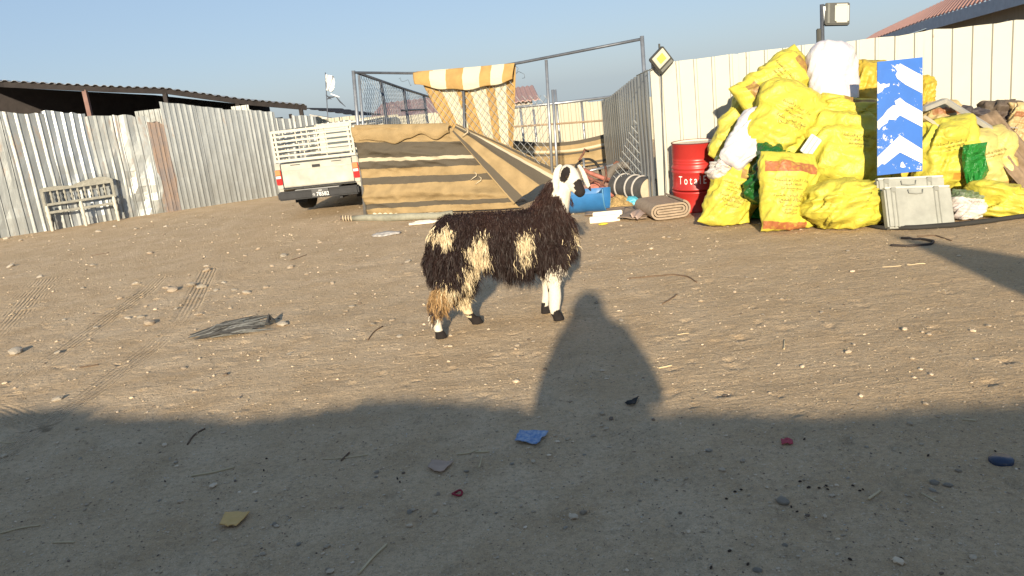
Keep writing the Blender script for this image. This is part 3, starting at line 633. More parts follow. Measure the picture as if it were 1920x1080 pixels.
# ================================================================ PICKUP
def pickup():
    A = np.array([-2.92, 14.65, 0]); yaw = math.radians(8); hd = np.array([math.sin(yaw), math.cos(yaw), 0]); rg = np.array([math.cos(yaw), -math.sin(yaw), 0]); up = np.array([0, 0, 1.])
    S = np.array([.86, .95, .86])
    def T(p): p = np.atleast_2d(np.asarray(p, float))*S; return A+p[:, :1]*rg+p[:, 1:2]*hd+p[:, 2:]*up
    t = thing('pickup_truck', 'old white pickup with a slatted livestock cage on its bed, parked by the grey fence', 'truck', A)
    paint = mat('truck_white', (.44, .42, .36), rough=.35, var=.28, scale=3.5, spec=.5); blk = mat('black_plastic', (.03, .03, .032), rough=.6, var=.3); rub = mat('rubber', (.028, .028, .028), rough=.85, var=.3)
    cage = mat('cage_white', (.52, .49, .41), rough=.5, var=.12, scale=14); chrome = mat('steel_rim', (.35, .35, .35), rough=.4, metal=.7)
    def B(name, c, s, m, par=t, bev=.0):
        mb = MB(); mb.box(c, s, None, bev); return obj(name, T(np.vstack(mb.V)), mb.F, m, par)
    def prism(name, prof, x0, x1, m, par=t):
        n = len(prof); V = [(x0, y, z) for y, z in prof]+[(x1, y, z) for y, z in prof]
        Fc = [tuple(range(n))[::-1], tuple(range(n, 2*n))]+[(i, (i+1) % n, n+(i+1) % n, n+i) for i in range(n)]; return obj(name, T(V), Fc, m, par)
    # body: bed sides with wheel arches, floor, cab, bonnet
    arch = [(.42*math.cos(a), .34+.42*math.sin(a)) for a in np.linspace(math.pi-.05, .05, 9)]
    prof = [(-.98, .50)]+[(-.44, .42)]+arch+[(.44, .40), (1.25, .42), (1.25, 1.12), (-.98, 1.10)]
    for x0, x1 in ((-.84, -.76), (.76, .84)): prism('bed_side', prof, x0, x1, paint)
    B('bed_floor', (0, .12, .62), (1.52, 2.2, .06), paint)
    B('bed_front', (0, 1.22, .86), (1.52, .06, .5), paint)
    cab = [(1.28, .42), (4.0, .42), (4.08, .62), (4.02, .95), (2.95, 1.08), (2.45, 1.62), (2.2, 1.70), (1.5, 1.70), (1.36, 1.60), (1.28, 1.1)]
    prism('cab', cab, -.82, .82, paint)
    rw = B('rear_window', (0, 1.30, 1.37), (1.2, .03, .36), mat('truck_glass', (.10, .12, .13), rough=.1, var=.1, spec=.6))
    for x in (-.825, .825): B('side_window', (x, 1.95, 1.36), (.015, .8, .34), MATS['truck_glass'])
    tg = B('tailgate', (0, -.985, .86), (1.46, .05, .46), paint, bev=.012)
    B('press_line', (0, -1.013, .97), (1.40, .012, .02), paint, tg); B('press_line', (0, -1.013, .66), (1.40, .012, .02), paint, tg)
    B('handle', (0, -1.016, 1.005), (.16, .02, .055), blk, tg)
    for x in (-.42, .42): B('latch', (x, -1.016, 1.06), (.2, .012, .012), blk, tg)
    for x in (-.79, .79):
        B('corner_pillar', (x, -.97, .86), (.13, .09, .50), paint, bev=.015)
        lt = B('tail_light', (x*1.005, -1.012, .84), (.115, .05, .30), mat('lamp_red', (.55, .02, .02), rough=.25, var=.1, spec=.6), bev=.01)
        B('indicator', (x*1.005, -1.040, .935), (.10, .012, .10), mat('lamp_orange', (.75, .22, .09), rough=.25, var=.1), lt)
        B('reverse_lamp', (x*1.005, -1.040, .845), (.10, .012, .05), mat('lamp_clear', (.75, .65, .6), rough=.25, var=.1), lt)
    for x in (-.732, .732): B('panel_gap', (x, -1.0, .86), (.012, .03, .46), blk)
    B('panel_gap', (0, -1.0, .615), (1.5, .03, .025), blk); B('step', (0, -1.10, .575), (.9, .12, .012), mat('steel_rim', (.35,)*3), t)
    bp = B('rear_bumper', (0, -1.08, .475), (1.66, .16, .17), blk, bev=.03)
    pl_ = B('number_plate', (.06, -1.168, .49), (.34, .012, .15), mat('plate_dark', (.09, .09, .09), rough=.5, var=.2), bp)
    V, Fc = text_mesh('78582', .105); V[:, 0] += .08; V2 = np.stack([V[:, 0]+.03, np.full(len(V), -1.178), V[:, 1]+.43], 1); obj('digits', T(V2), Fc, mat('plate_white', (.8, .8, .78), var=.03), pl_)
    V, Fc = text_mesh(arabic('قطر'), .05); obj('lettering', T(np.stack([V[:, 0]+.06, np.full(len(V), -1.178), V[:, 1]+.525], 1)), Fc, MATS['plate_white'], pl_)
    V, Fc = text_mesh('Q', .05); obj('lettering', T(np.stack([V[:, 0]-.075, np.full(len(V), -1.178), V[:, 1]+.45], 1)), Fc, MATS['plate_white'], pl_)
    # wheels
    for x in (-.72, .72):
        for y in (0, 2.95):
            prof = [(.16, -.11), (.30, -.115), (.335, -.10), (.345, -.06), (.345, .06), (.335, .10), (.30, .115), (.16, .11)]
            mb = MB(); mb.lathe([(r*.985, z) for r, z in prof], 28, (0, 0, 0), np.array([[0, 1, 0], [0, 0, 1], [1, 0, 0]])); V = np.vstack(mb.V)+[x, y, .395]
            w = obj('wheel', T(V), mb.F, rub, t, smooth=True)
            mb = MB(); mb.lathe([(.01, .08), (.1, .09), (.165, .07), (.165, -.07), (.1, -.09), (.01, -.08)], 20, (0, 0, 0), np.array([[0, 1, 0], [0, 0, 1], [1, 0, 0]])); obj('rim', T(np.vstack(mb.V)+[x, y, .395]), mb.F, chrome, w, smooth=True)
    B('axle', (0, 0, .40), (1.3, .1, .1), blk); B('differential', (0, 0, .40), (.26, .26, .24), blk, bev=.05)
    for x in (-.5, .5): B('leaf_spring', (x, .0, .36), (.07, 1.2, .05), blk)
    for x in (-.66, .66): B('mud_flap', (x, -.46, .38), (.26, .015, .26), rub)
    B('exhaust', (.42, -.75, .36), (.06, .6, .06), blk); B('chassis', (0, .9, .5), (.8, 3.6, .1), blk)
    # cage
    ck = B('cage', (0, -.99, 1.155), (1.66, .045, .05), cage)
    for z in np.linspace(1.25, 1.72, 6): B('slat', (0, -1.005, z), (1.60, .02, .036 if z < 1.7 else .05), cage, ck)
    for x in (-.81, -.74, .74, .81): B('upright', (x, -.98, 1.44), (.04, .045, .60), cage, ck)
    for x in (-.2, .25): B('upright', (x, -.975, 1.44), (.02, .02, .58), cage, ck)
    for sx in (-.81, .81):
        for z in np.linspace(1.20, 1.72, 7): B('slat', (sx, .14, z), (.02, 2.2, .04), cage, ck)
        for y in (-.5, .1, .7, 1.22): B('upright', (sx*.985, y, 1.42), (.035, .035, .62), cage, ck)
    for z in np.linspace(1.25, 1.72, 5): B('slat', (0, 1.25, z), (1.6, .02, .036), cage, ck)
pickup()

# ================================================================ BENCH AND STOOL BY THE LEFT FENCE
def bench():
    m = mat('bench_cream', (.27, .26, .22), rough=.6, var=.3, scale=16)
    a, b = G(99, 433), G(223, 413.5); d = (b-a)/np.linalg.norm(b-a); L = np.linalg.norm(b-a); nb = np.array([-d[1], d[0], 0])       # nb points to the fence
    t = thing('garden_bench', 'ornate pale bench with turned spindles standing against the left fence', 'bench', (a+b)/2)
    def Q(s, dep, z): return a+d*s+nb*dep+np.array([0, 0, z])
    zt = z_at(Q(0, .12, 0), 357); zb = z_at(Q(0, .12, 0), 384); zs = z_at(Q(0, 0, 0), 399)
    back = MB().bar(Q(-.05, .12, zb), Q(L+.05, .12, zb), .05, .05, bev=.008).build('back_rail', m, t)
    n = 26; V = []
    for i in range(n):                                                 # crest rail with a raised middle-right hump
        s = -.06+(L+.12)*i/(n-1); f = i/(n-1); z = zt+.02*math.sin(f*9)+.07*max(0, 1-((f-.72)/.26)**2)**.5
        for dz, dp in ((-.035, .09), (0, .085), (0, .155), (-.035, .15)): V.append(Q(s, dp, (z if dz == 0 else zt+dz)+(.03 if dz == 0 else 0)))
    Fc = [(i*4+k, i*4+(k+1) % 4, i*4+4+(k+1) % 4, i*4+4+k) for i in range(n-1) for k in range(4)]+[(3, 2, 1, 0), tuple(range(n*4-4, n*4))]
    obj('crest_rail', V, Fc, m, t)
    for i in range(9):
        s = L*(i+1)/10; mb = MB(); hh = zt-zb
        mb.lathe([(.012, 0), (.022, .06*hh), (.012, .14*hh), (.032, .35*hh), (.014, .52*hh), (.032, .7*hh), (.012, .88*hh), (.022, .95*hh), (.012, hh)], 8, Q(s, .12, zb)); mb.build('spindle', m, t, smooth=True)
    for s in (-.03, L+.03): MB().bar(Q(s, .10, zs*.5), Q(s, .12, zt+.03), .06, .06, bev=.01).build('end_post', m, t)
    MB().bar(Q(-.02, -.02, zs), Q(L+.02, -.02, zs), .04, .05, bev=.008).build('seat_rail', m, t)
    for s in (0, L): MB().bar(Q(s, -.02, zs), Q(s, .12, zs+.05), .04, .05).build('side_rail', m, t)
    for s in (0, L/2, L):
        zz = zs; mb = MB(); mb.lathe([(.025, -.02), (.036, .04), (.03, .3*zz), (.04, .5*zz), (.026, .6*zz), (.045, .85*zz), (.03, zz), (.045, zz+.05), (.025, zz+.14)], 10, Q(s, -.02, 0)); mb.build('leg', mat('bench_leg', (.52, .49, .41), rough=.6, var=.15), t, smooth=True)
    for s in (0, L): MB().bar(Q(s, .2, -.02), Q(s, .13, zs), .04).build('leg', m, t)
bench()
st = thing('wooden_stool', 'dark wooden stool cut by the left edge of the picture', 'stool', G(-14, 447))
mst = mat('dark_wood', (.10, .08, .055), var=.3, scale=20); c0 = G(-14, 447)
mb = MB(); mb.lathe([(.02, .36), (.24, .37), (.26, .40), (.25, .43), (.02, .435)], 20, c0); mb.build('seat', mst, st)
for dx, dy in ((-.16, -.12), (.16, -.12), (-.16, .12), (.16, .12)): MB().bar(c0+[dx*1.2, dy*1.2, -.02], c0+[dx, dy, .38], .04).build('leg', mst, st)

# ================================================================ RED DRUM
def drum():
    base = G(1311, 394); base[1] += .12; base[2] = 0; top = PY(1303, 266, base[1]-.02); axz = (top-base)/np.linalg.norm(top-base); hh = np.linalg.norm(top-base)
    axx = np.cross((0, 1, 0), axz); axx = np.cross(axz, np.cross(RT, axz)); axx /= np.linalg.norm(axx); axy = np.cross(axz, axx); A = np.array([axx, axy, axz]); R = .292
    t = thing('oil_drum', 'red steel drum with white lettering standing against the white fence', 'drum', base)
    red = mat('drum_red', (.41, .027, .022), rough=.38, var=.12, scale=3, spec=.5)
    def rib(z): return [(R, z-.03), (R+.012, z-.012), (R+.012, z+.0), (R, z+.015)]
    pr = [(.01, .012), (R-.02, .012), (R-.002, 0), (R+.006, .005), (R, .02)]
    for z in (.30*hh, .35*hh, .60*hh, .655*hh): pr += rib(z)
    for z in (.70*hh, .74*hh, .78*hh): pr += [(R, z-.014), (R-.008, z), (R, z+.014)]
    pr += [(R, hh-.01), (R+.006, hh-.004), (R+.006, hh+.004), (R-.006, hh+.004)]
    mb = MB(); mb.lathe(pr, 48, base, A); mb.build('body', red, t, smooth=True)
    mb = MB(); mb.lathe([(R-.004, hh+.004), (R-.01, hh-.015), (.01, hh-.013)], 48, base, A); mb.build('lid', mat('drum_lid', (.62, .54, .44), rough=.7, var=.15), t)
    mb = MB(); mb.tube([base+A[0]*(R+.002)*math.cos(a)+A[1]*(R+.002)*math.sin(a)+A[2]*(hh+.004) for a in np.linspace(0, 2*math.pi, 49)], .007, 6, False); mb.build('rim', mat('drum_rim', (.12, .03, .03), rough=.5), t)
    V, Fc = text_mesh('T o t a l E', .118, 'LEFT'); V[:, 0] = (V[:, 0]-V[:, 0].min())*.355/np.ptp(V[:, 0])
    V[:, 1] *= 1.25; a = -math.pi/2-math.radians(57)+V[:, 0]/R; a = a; rr = R+.003
    P = base+A[0]*(rr*np.cos(a))[:, None]+A[1]*(rr*np.sin(a))[:, None]+A[2]*(V[:, 1]+.425*hh)[:, None]
    obj('lettering', P, Fc, mat('paint_white', (.85, .82, .78), var=.02, rough=.5), t)
drum()

# ================================================================ FLOODLIGHTS
M_fl = mat('floodlight_body', (.06, .06, .052), rough=.5, var=.2); M_glass = mat('floodlight_glass', (.50, .48, .40), rough=.15, var=.05, spec=.6)
def flood(c, ax, w, h, t, dep=.06, chip=True):
    b = MB().box(c, (w, dep, h), ax, .012).build('housing', M_fl, t)
    f = c-ax[1]*(dep/2+.004)
    MB().box(f-ax[0]*w*.13, (w*.66, .012, h*.80), ax, .004).build('glass', M_glass, t)
    if chip: MB().box(f-ax[1]*.009-ax[0]*w*.13, (w*.36, .006, h*.42), ax).build('led_chip', mat('led_yellow', (.55, .50, .10), var=.05), t)
    MB().box(f-ax[1]*.001+ax[0]*w*.36, (w*.14, .008, h*.8), ax).build('driver_cover', mat('floodlight_cover', (.17, .17, .15), var=.2), t)
    for i in range(5): MB().box(c+ax[1]*(dep/2+.015)+ax[0]*w*(i-2)*.18, (.008, .04, h*.8), ax).build('fin', M_fl, t)
fc = PY(1240, 113, 10.45)
t = thing('corner_floodlight', 'square floodlight hung askew on the corner post of the white fence', 'floodlight', fc-[0, 0, .15])
a = math.radians(-43); ex = RT*math.cos(a)+UP*math.sin(a); ez = -RT*math.sin(a)+UP*math.cos(a); ey = np.cross(ez, ex); 
ey_ = ey*1.0; tw = .45; ex2 = ex*math.cos(tw)+ey_*math.sin(tw); ey2 = np.cross(ez, ex2)
flood(fc, np.array([ex2, ey2, ez]), .255, .245, t)
MB().bar(PY(1236, 82, 10.5), PY(1238, 122, 10.52), .02, .03).build('bracket', M_fl, t)
pipe('mast', [np.array([*PY(1247, 380, 10.56)[:2], -.1]), PY(1238, 100, 10.54)], .009, M_pdark, t)
pipe('arm', [PY(1193, 142, 10.5), PY(1218, 131, 10.5), PY(1238, 122, 10.52)], .006, M_fl, t)
pp = PY(1541, 8, 10.55); t = thing('pole_floodlight', 'square floodlight on a dark pole behind the top white sack', 'floodlight', pp*[1, 1, 0])
pipe('pole', [pp*[1, 1, 0]-[0, 0, .1], pp], .026, M_pdark, t)
pc = PY(1569, 27, 10.5); a = math.radians(-1); ex = RT*math.cos(a)+UP*math.sin(a); ez = -RT*math.sin(a)+UP*math.cos(a); tw = -.12; ey = np.cross(ez, ex); ex = ex*math.cos(tw)+ey*math.sin(tw); ey = np.cross(ez, ex)
b = MB().box(pc, (.30, .07, .28), np.array([ex, ey, ez]), .012).build('housing', M_fl, t)
MB().box(pc-ey*.037+ex*.05, (.17, .016, .235), np.array([ex, ey, ez]), .02).build('glass', M_glass, t)
MB().box(pc-ey*.04-ex*.11, (.03, .02, .25), np.array([ex, ey, ez]), .004).build('driver_cover', mat('floodlight_cover', (.17, .17, .15)), t)
MB().bar(PY(1545, 12, 10.52), PY(1547, 40, 10.52), .02, .03).build('bracket', mat('bracket_white', (.6, .62, .62)), t)
MB().box(PY(1535, 72, 10.55), (.05, .05, .24), None, .01).build('junction_box', M_fl, t)

# ================================================================ HOUSE BEHIND THE WHITE FENCE
def right_house():
    t = thing('roofed_house', 'house with pink ribbed roof and blue-grey eaves rising behind the white fence', 'house', (13, 22, 0))
    A_ = PY(1960, -32, 17.5); B_ = PY(1738, 37, 24.0); C_ = PY(1603, 87, 33.0)
    Rn = PY(2010, -135, 23.5); Rf = PY(1640, 64, 38.0)
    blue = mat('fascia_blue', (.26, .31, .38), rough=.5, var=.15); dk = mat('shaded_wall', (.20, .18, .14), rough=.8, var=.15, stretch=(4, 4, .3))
    def rib(a, b, c, d, n, nm):
        # roof sheet between eave a-b and ridge d-c, with raised ribs
        for i in range(n):
            xs = np.linspace(i/n, (i+1)/n+.002, 9); V = []
            for (p, q) in ((a, b), (d, c)):
                for k, x in enumerate(xs): V.append(p+(q-p)*x+np.array([0, 0, (0, 0, .05, .05)[k % 4]]))
            V2, F2 = thick(np.array(V), gridF(9, 2), 9, 2, np.array([0, 0, .02])); obj(nm, V2, F2, mat('pink_roof_near', (.50, .27, .20), rough=.55, var=.12, scale=1.2), t)
    rib(B_, A_, Rn, PY(1775, 0, 29.0), 12, 'roof_sheet'); rib(C_, B_, PY(1775, 0, 29.0), Rf, 12, 'roof_sheet')
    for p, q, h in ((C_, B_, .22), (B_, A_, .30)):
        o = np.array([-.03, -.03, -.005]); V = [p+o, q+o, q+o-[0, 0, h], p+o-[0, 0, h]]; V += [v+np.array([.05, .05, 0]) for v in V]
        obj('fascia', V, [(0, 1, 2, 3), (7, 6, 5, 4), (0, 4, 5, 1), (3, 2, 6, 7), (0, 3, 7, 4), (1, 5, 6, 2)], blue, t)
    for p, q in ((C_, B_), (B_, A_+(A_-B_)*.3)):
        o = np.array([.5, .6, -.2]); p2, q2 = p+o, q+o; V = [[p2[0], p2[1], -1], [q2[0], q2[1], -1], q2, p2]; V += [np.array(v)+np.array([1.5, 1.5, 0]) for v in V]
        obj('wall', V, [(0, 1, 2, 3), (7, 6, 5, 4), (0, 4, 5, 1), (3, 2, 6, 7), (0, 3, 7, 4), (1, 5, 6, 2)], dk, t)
    # window in the near wall
    n = np.cross(A_-B_, (0, 0, 1)); n /= np.linalg.norm(n); w0 = B_+[.5, .6, -.2]
    if n[1] > 0: n = -n
    c = [PL(x, y, w0+n*.02, n) for x, y in ((1846, 58), (1893, 36), (1894, 62), (1848, 84))]
    fr = mat('window_grey', (.35, .34, .30), var=.1)
    wn = obj('window', np.array(c+[q-n*.03 for q in c]), [(0, 1, 2, 3), (7, 6, 5, 4), (0, 4, 5, 1), (3, 2, 6, 7), (0, 3, 7, 4), (1, 5, 6, 2)], mat('window_pane', (.26, .25, .21), rough=.3), t)
    for i in range(4): MB().bar(c[i]+n*.02, c[(i+1) % 4]+n*.02, .06, .05).build('frame', fr, wn)
right_house()

# ================================================================ SACK HEAP
def sack_mat(name, base, bands=(), bcol=(.32, .13, .05), rough=.45, bump=.02, bscale=9):
    m = bpy.data.materials.new(name); m.use_nodes = True; n = m.node_tree; b = n.nodes['Principled BSDF']; L = n.links.new
    b.inputs['Roughness'].default_value = rough; b.inputs['Specular IOR Level'].default_value = .35
    tc = n.nodes.new('ShaderNodeTexCoord'); z = n.nodes.new('ShaderNodeTexNoise'); z.inputs['Scale'].default_value = 4.5; z.inputs['Detail'].default_value = 7; z.inputs['Roughness'].default_value = .65; L(tc.outputs['Object'], z.inputs[0])
    r = n.nodes.new('ShaderNodeMapRange'); r.inputs[1].default_value = .35; r.inputs[2].default_value = .65; L(z.outputs[0], r.inputs[0])
    x = n.nodes.new('ShaderNodeMix'); x.data_type = 'RGBA'; x.inputs[6].default_value = (*(np.array(base)*[.80, .74, .85]), 1); x.inputs[7].default_value = (*base, 1); L(r.outputs[0], x.inputs[0]); c = x.outputs[2]
    uv = n.nodes.new('ShaderNodeUVMap'); sx = n.nodes.new('ShaderNodeSeparateXYZ'); L(uv.outputs[0], sx.inputs[0])
    g = n.nodes.new('ShaderNodeTexNoise'); g.inputs['Scale'].default_value = 26; g.inputs['Detail'].default_value = 5; L(tc.outputs['Object'], g.inputs[0])
    gr = n.nodes.new('ShaderNodeMapRange'); gr.inputs[1].default_value = .25; gr.inputs[2].default_value = .5; gr.inputs[3].default_value = .45; gr.inputs[4].default_value = 1; L(g.outputs[0], gr.inputs[0])
    for u0, u1, lo, hi in bands:
        f = None
        for ax_, p, q in ((0, u0, u1), (1, lo, hi)):
            a = n.nodes.new('ShaderNodeMath'); a.operation = 'COMPARE'; a.inputs[1].default_value = (p+q)/2; a.inputs[2].default_value = (q-p)/2; L(sx.outputs[ax_], a.inputs[0])
            if f is None: f = a.outputs[0]
            else:
                mm = n.nodes.new('ShaderNodeMath'); mm.operation = 'MULTIPLY'; L(f, mm.inputs[0]); L(a.outputs[0], mm.inputs[1]); f = mm.outputs[0]
        mm = n.nodes.new('ShaderNodeMath'); mm.operation = 'MULTIPLY'; L(f, mm.inputs[0]); L(gr.outputs[0], mm.inputs[1])
        x = n.nodes.new('ShaderNodeMix'); x.data_type = 'RGBA'; L(mm.outputs[0], x.inputs[0]); L(c, x.inputs[6]); x.inputs[7].default_value = (*bcol, 1); c = x.outputs[2]
    L(c, b.inputs['Base Color'])
    n2 = n.nodes.new('ShaderNodeTexNoise'); n2.inputs['Scale'].default_value = bscale; n2.inputs['Detail'].default_value = 5; n2.inputs['Distortion'].default_value = 1.2
    L(tc.outputs['Object'], n2.inputs[0]); bp = n.nodes.new('ShaderNodeBump'); bp.inputs['Distance'].default_value = bump*.9; L(n2.outputs[0], bp.inputs['Height']); L(bp.outputs[0], b.inputs['Normal'])
    return m
YEL = (.55, .49, .06)
SK = {'plain': sack_mat('yellow_plain', YEL), 'top': sack_mat('yellow_top', YEL, [(.45, .98, .72, .86)], (.30, .18, .06)), 'both': sack_mat('yellow_both', YEL, [(.08, .93, .73, .86), (.02, .82, .045, .145)], (.34, .12, .045)),
      'ends': sack_mat('yellow_ends', YEL, [(.1, .95, .14, .27), (.3, .8, .80, .90)], (.28, .16, .05)), 'low': sack_mat('yellow_low', YEL, [(.45, .98, .16, .25)], (.46, .24, .04)), 'wide': sack_mat('yellow_wide', (.56, .47, .14), [(.0, 1., .08, .2)], (.34, .20, .07)),
      'dull': sack_mat('yellow_dull', (.52, .46, .07)), 'old': sack_mat('yellow_old', (.50, .37, .04)), 'white': sack_mat('white_sack', (.62, .60, .57), bump=.012), 'feed': sack_mat('feed_sack', (.60, .56, .47), [(.0, 1, .72, 1.)], (.12, .16, .08)),
      'green': sack_mat('green_bag', (.03, .30, .045), rough=.25, bump=.03, bscale=14), 'dgreen': sack_mat('dark_green_bag', (.015, .11, .02), rough=.3, bump=.03), 'dark': sack_mat('dark_bag', (.07, .06, .055), rough=.6), 'tan': sack_mat('tan_sack', (.50, .38, .17), [(.1, .9, .6, .75)], (.28, .12, .05)), 'brown': sack_mat('brown_bag', (.11, .085, .06), rough=.6)}
INK = mat('sack_print', (.17, .13, .03), rough=.6, var=.2)
LINES = [('وزارة التجارة و الصناعة', .62, .050), ('الاعلاف الوطنية', .57, .042), ('مصنع مسيعيد قطر', .525, .038), ('٢٠٢٢', .49, .036), ('شوار ابيض خشنة', .435, .062), ('(نخالة القمح)', .375, .062), ('الوزن الصافي', .315, .042), ('تاريخ الانتاج', .265, .036), ('تاريخ الانتهاء', .225, .036)]
_txt = {}
def sack(label, cx, cy, Y, wpx, hpx, ang, dep, kind, seed, top='seam', text=0, wr=1.0, group='sacks heaped against the white fence', name='sack', cat='sack', ylean=0.0, puff=1.0):
    """a filled sack: cx,cy centre in the picture, Y distance, size in picture units at that distance, ang = lean to the right"""
    c = PY(cx, cy, Y); s = mpp(c); w, h = wpx*s, hpx*s; a = math.radians(ang)
    ex = RT*math.cos(a)-UP*math.sin(a); ez = RT*math.sin(a)+UP*math.cos(a); ey = np.cross(ez, ex)          # ey points away
    ez2 = ez*math.cos(ylean)+ey*math.sin(ylean); ey = np.cross(ez2, ex); ez = ez2
    nu, nv = 76, 60; V = []; UVv = []
    vv = np.concatenate([[0, .006], np.linspace(.02, .98, nv-4), [.994, 1.]])
    rnd = random.Random(seed)
    for v in vv:
        sm = max(0., math.sin(math.pi*min(max(v, .0), 1.)))
        dp = (.05+.95*(1-(abs(2*v-1))**3.2)**.62)*puff if v not in (0, 1) else .01
        wp = .90+.12*math.sin(math.pi*(v*.9+.02))+.05*math.cos(2*math.pi*v+seed)
        if top == 'tied' and v > .78: k = (v-.78)/.22; wp *= 1-.72*k**.6 if v < .93 else .28+.35*(v-.93)/.07; dp = max(dp*(1-.4*k), .2)
        if top == 'seam': wp += .05*(max(0, abs(2*v-1)-.8)/.2)
        if top == 'round': wp *= math.sqrt(max(.12, 1-.75*max(0, (v-.72)/.28)**2.2)); wp *= math.sqrt(max(.3, 1-.5*max(0, (.2-v)/.2)**2))
        if v in (0, 1): wp *= .985
        for i in range(nu):
            th = 2*math.pi*i/nu; e = .84; cx_, sy_ = math.cos(th), math.sin(th)
            x = math.copysign(abs(cx_)**e, cx_)*w/2*wp; y = math.copysign(abs(sy_)**e, sy_)*dep*.42*dp
            V.append((x, y, (v-.5)*h)); UVv.append((.5+x/(w*wp+1e-6), v))
    V = np.array(V); q = V/np.array([max(w, .1)*.34, dep*.6, h*.42])+seed*7.7
    N = V.copy(); N[:, 2] *= .25; N /= np.linalg.norm(N, axis=1)[:, None]+1e-9
    edge = np.array([1-.75*abs(2*u[1]-1)**6 for u in UVv])
    lump = fbm(q*.6, 2, seed)*.075*wr; rot = q@np.array([[.8, .1, .6], [0, 1, 0], [-.6, .2, .8]])
    crease = ridge(rot*np.array([2.6, 1., .55]), 2, seed+5)*.036*wr+ridge(q*np.array([.55, .8, 2.8]), 2, seed+9)*.024*wr+ridge(rot*np.array([4.5, 2, 1.1])+3, 2, seed+13)*.008*wr
    d = (lump+crease*1.6-.016)*edge*min(1, h/.5)
    V = V+N*d[:, None]
    V[:, 0] += .05*h*np.sin(V[:, 2]/h*2.2+seed)
    local = V.copy()
    P = c+V[:, :1]*ex+V[:, 1:2]*ey+V[:, 2:]*ez
    P[:, 2] = np.maximum(P[:, 2], .012+.01*np.abs(np.sin(P[:, 0]*30)))
    n_r = len(vv); Fc = [(j*nu+i, j*nu+(i+1) % nu, (j+1)*nu+(i+1) % nu, (j+1)*nu+i) for j in range(n_r-1) for i in range(nu)]+[tuple(range(nu))[::-1], tuple(range((n_r-1)*nu, n_r*nu))]
    t = thing(name, label, cat, np.array([P[:, 0].mean(), P[:, 1].mean(), P[:, 2].min()]), group)
    o = obj('bag', P, Fc, SK[kind], t, smooth=True, uv=np.array(UVv))
    if text:
        fr = local[:, 1] < 0; LX = local[fr][:, [0, 2]]; LP = P[fr]
        for body, v0, sz in LINES[:text]:
            if body not in _txt: _txt[body] = text_mesh(arabic(body) if '٢' not in body else '٢٠٢٢', 1.0)
            TV, TF = _txt[body]; sc = sz*h*.95; X = np.stack([TV[:, 0]*sc, (v0-.5)*h+TV[:, 1]*sc], 1)
            kx = min(1, .40*w/(np.abs(X[:, 0]).max()+1e-6)); X[:, 0] *= kx
            D = ((X[:, None]-LX[None])**2).sum(2); idx = np.argsort(D, 1)[:, :4]; wgt = 1/(np.take_along_axis(D, idx, 1)+1e-6)
            off = (wgt[:, :, None]*(LP[idx]-(c+LX[idx][:, :, :1]*ex+LX[idx][:, :, 1:]*ez))).sum(1)/wgt.sum(1)[:, None]
            obj('lettering', c+X[:, :1]*ex+X[:, 1:]*ez+off-ey*.007, TF, INK, t)
    return t
FY = lambda x, y, d: G(x, y)[1]+d/2
sack('yellow sack with brown top panel leaning right beside the red drum', 1371, 366, FY(1360, 426, .34), 94, 132, 17, .34, 'top', 1, text=7, wr=.8)
sack('upright yellow sack with red-brown bands and full printed text, front of heap', 1474, 362, FY(1475, 435, .34), 106, 152, 3, .34, 'both', 2, text=9, wr=.55)
sack('crumpled yellow sack low in front, left of the green scrap and grey cases', 1586, 386, FY(1580, 434, .42), 112, 96, -5, .42, 'plain', 3, wr=1.7, top='round')
sack('large bulging yellow sack standing on the low crumpled one, left of the sign', 1590, 284, 8.75, 120, 148, 5, .46, 'plain', 4, text=4, wr=1.3, top='round')
sack('yellow sack with folded neck directly under the big white sack', 1594, 214, 8.95, 112, 66, 8, .42, 'ends', 5, wr=1.5)
sack('yellow sack leaning right in the middle of the heap, below the topmost one', 1474, 226, 8.95, 112, 142, 24, .40, 'plain', 6, text=6, wr=1.1, top='round')
sack('topmost yellow sack with brown end panels lying tilted on the left of heap', 1452, 156, 9.35, 84, 150, 52, .40, 'ends', 7, text=4, wr=.8)
sack('plain white sack lying slanted above the red drum', 1399, 258, 8.95, 62, 122, 34, .32, 'white', 8, wr=.55, top='round')
sack('dull yellow sack in shade behind the slanted white sack', 1386, 236, 9.6, 58, 150, 32, .30, 'dull', 9)
sack('big bulging white sack standing highest on the heap', 1566, 148, 9.2, 92, 140, 2, .46, 'white', 10, wr=.55, top='round')
sack('old yellow sack half hidden behind the top left of the blue sign', 1634, 165, 9.45, 64, 105, 0, .36, 'old', 11)
sack('old yellow strip of sack showing beside the upper right edge of sign', 1728, 195, 9.3, 34, 100, -4, .3, 'old', 12)
sack('yellow sack with orange panel just right of the blue sign', 1769, 292, 8.35, 82, 138, -10, .38, 'low', 13, text=3, wr=1.3)
sack('pale yellow sack with torn side showing green lining on the right', 1846, 308, 8.3, 92, 132, -14, .40, 'wide', 14, text=2, wr=.9)
sack('slumped yellow sack on the ground at the right edge of picture', 1888, 384, FY(1880, 413, .5), 128, 74, 14, .5, 'plain', 15, wr=1.6, top='round')
sack('small white feed sack with dark green top right of the grey cases', 1814, 388, FY(1812, 416, .3), 58, 62, 6, .3, 'feed', 16, text=3)
sack('glossy green plastic bag between the two front yellow sacks', 1417, 372, FY(1410, 414, .2)+.12, 46, 92, 22, .22, 'green', 17, wr=2., group='green plastic bags in the heap', name='plastic_bag', cat='bag')
sack('green plastic scrap on the ground left of the grey cases', 1631, 396, FY(1630, 421, .2)+.1, 38, 54, 10, .2, 'green', 18, wr=2.2, group='green plastic bags in the heap', name='plastic_bag', cat='bag')
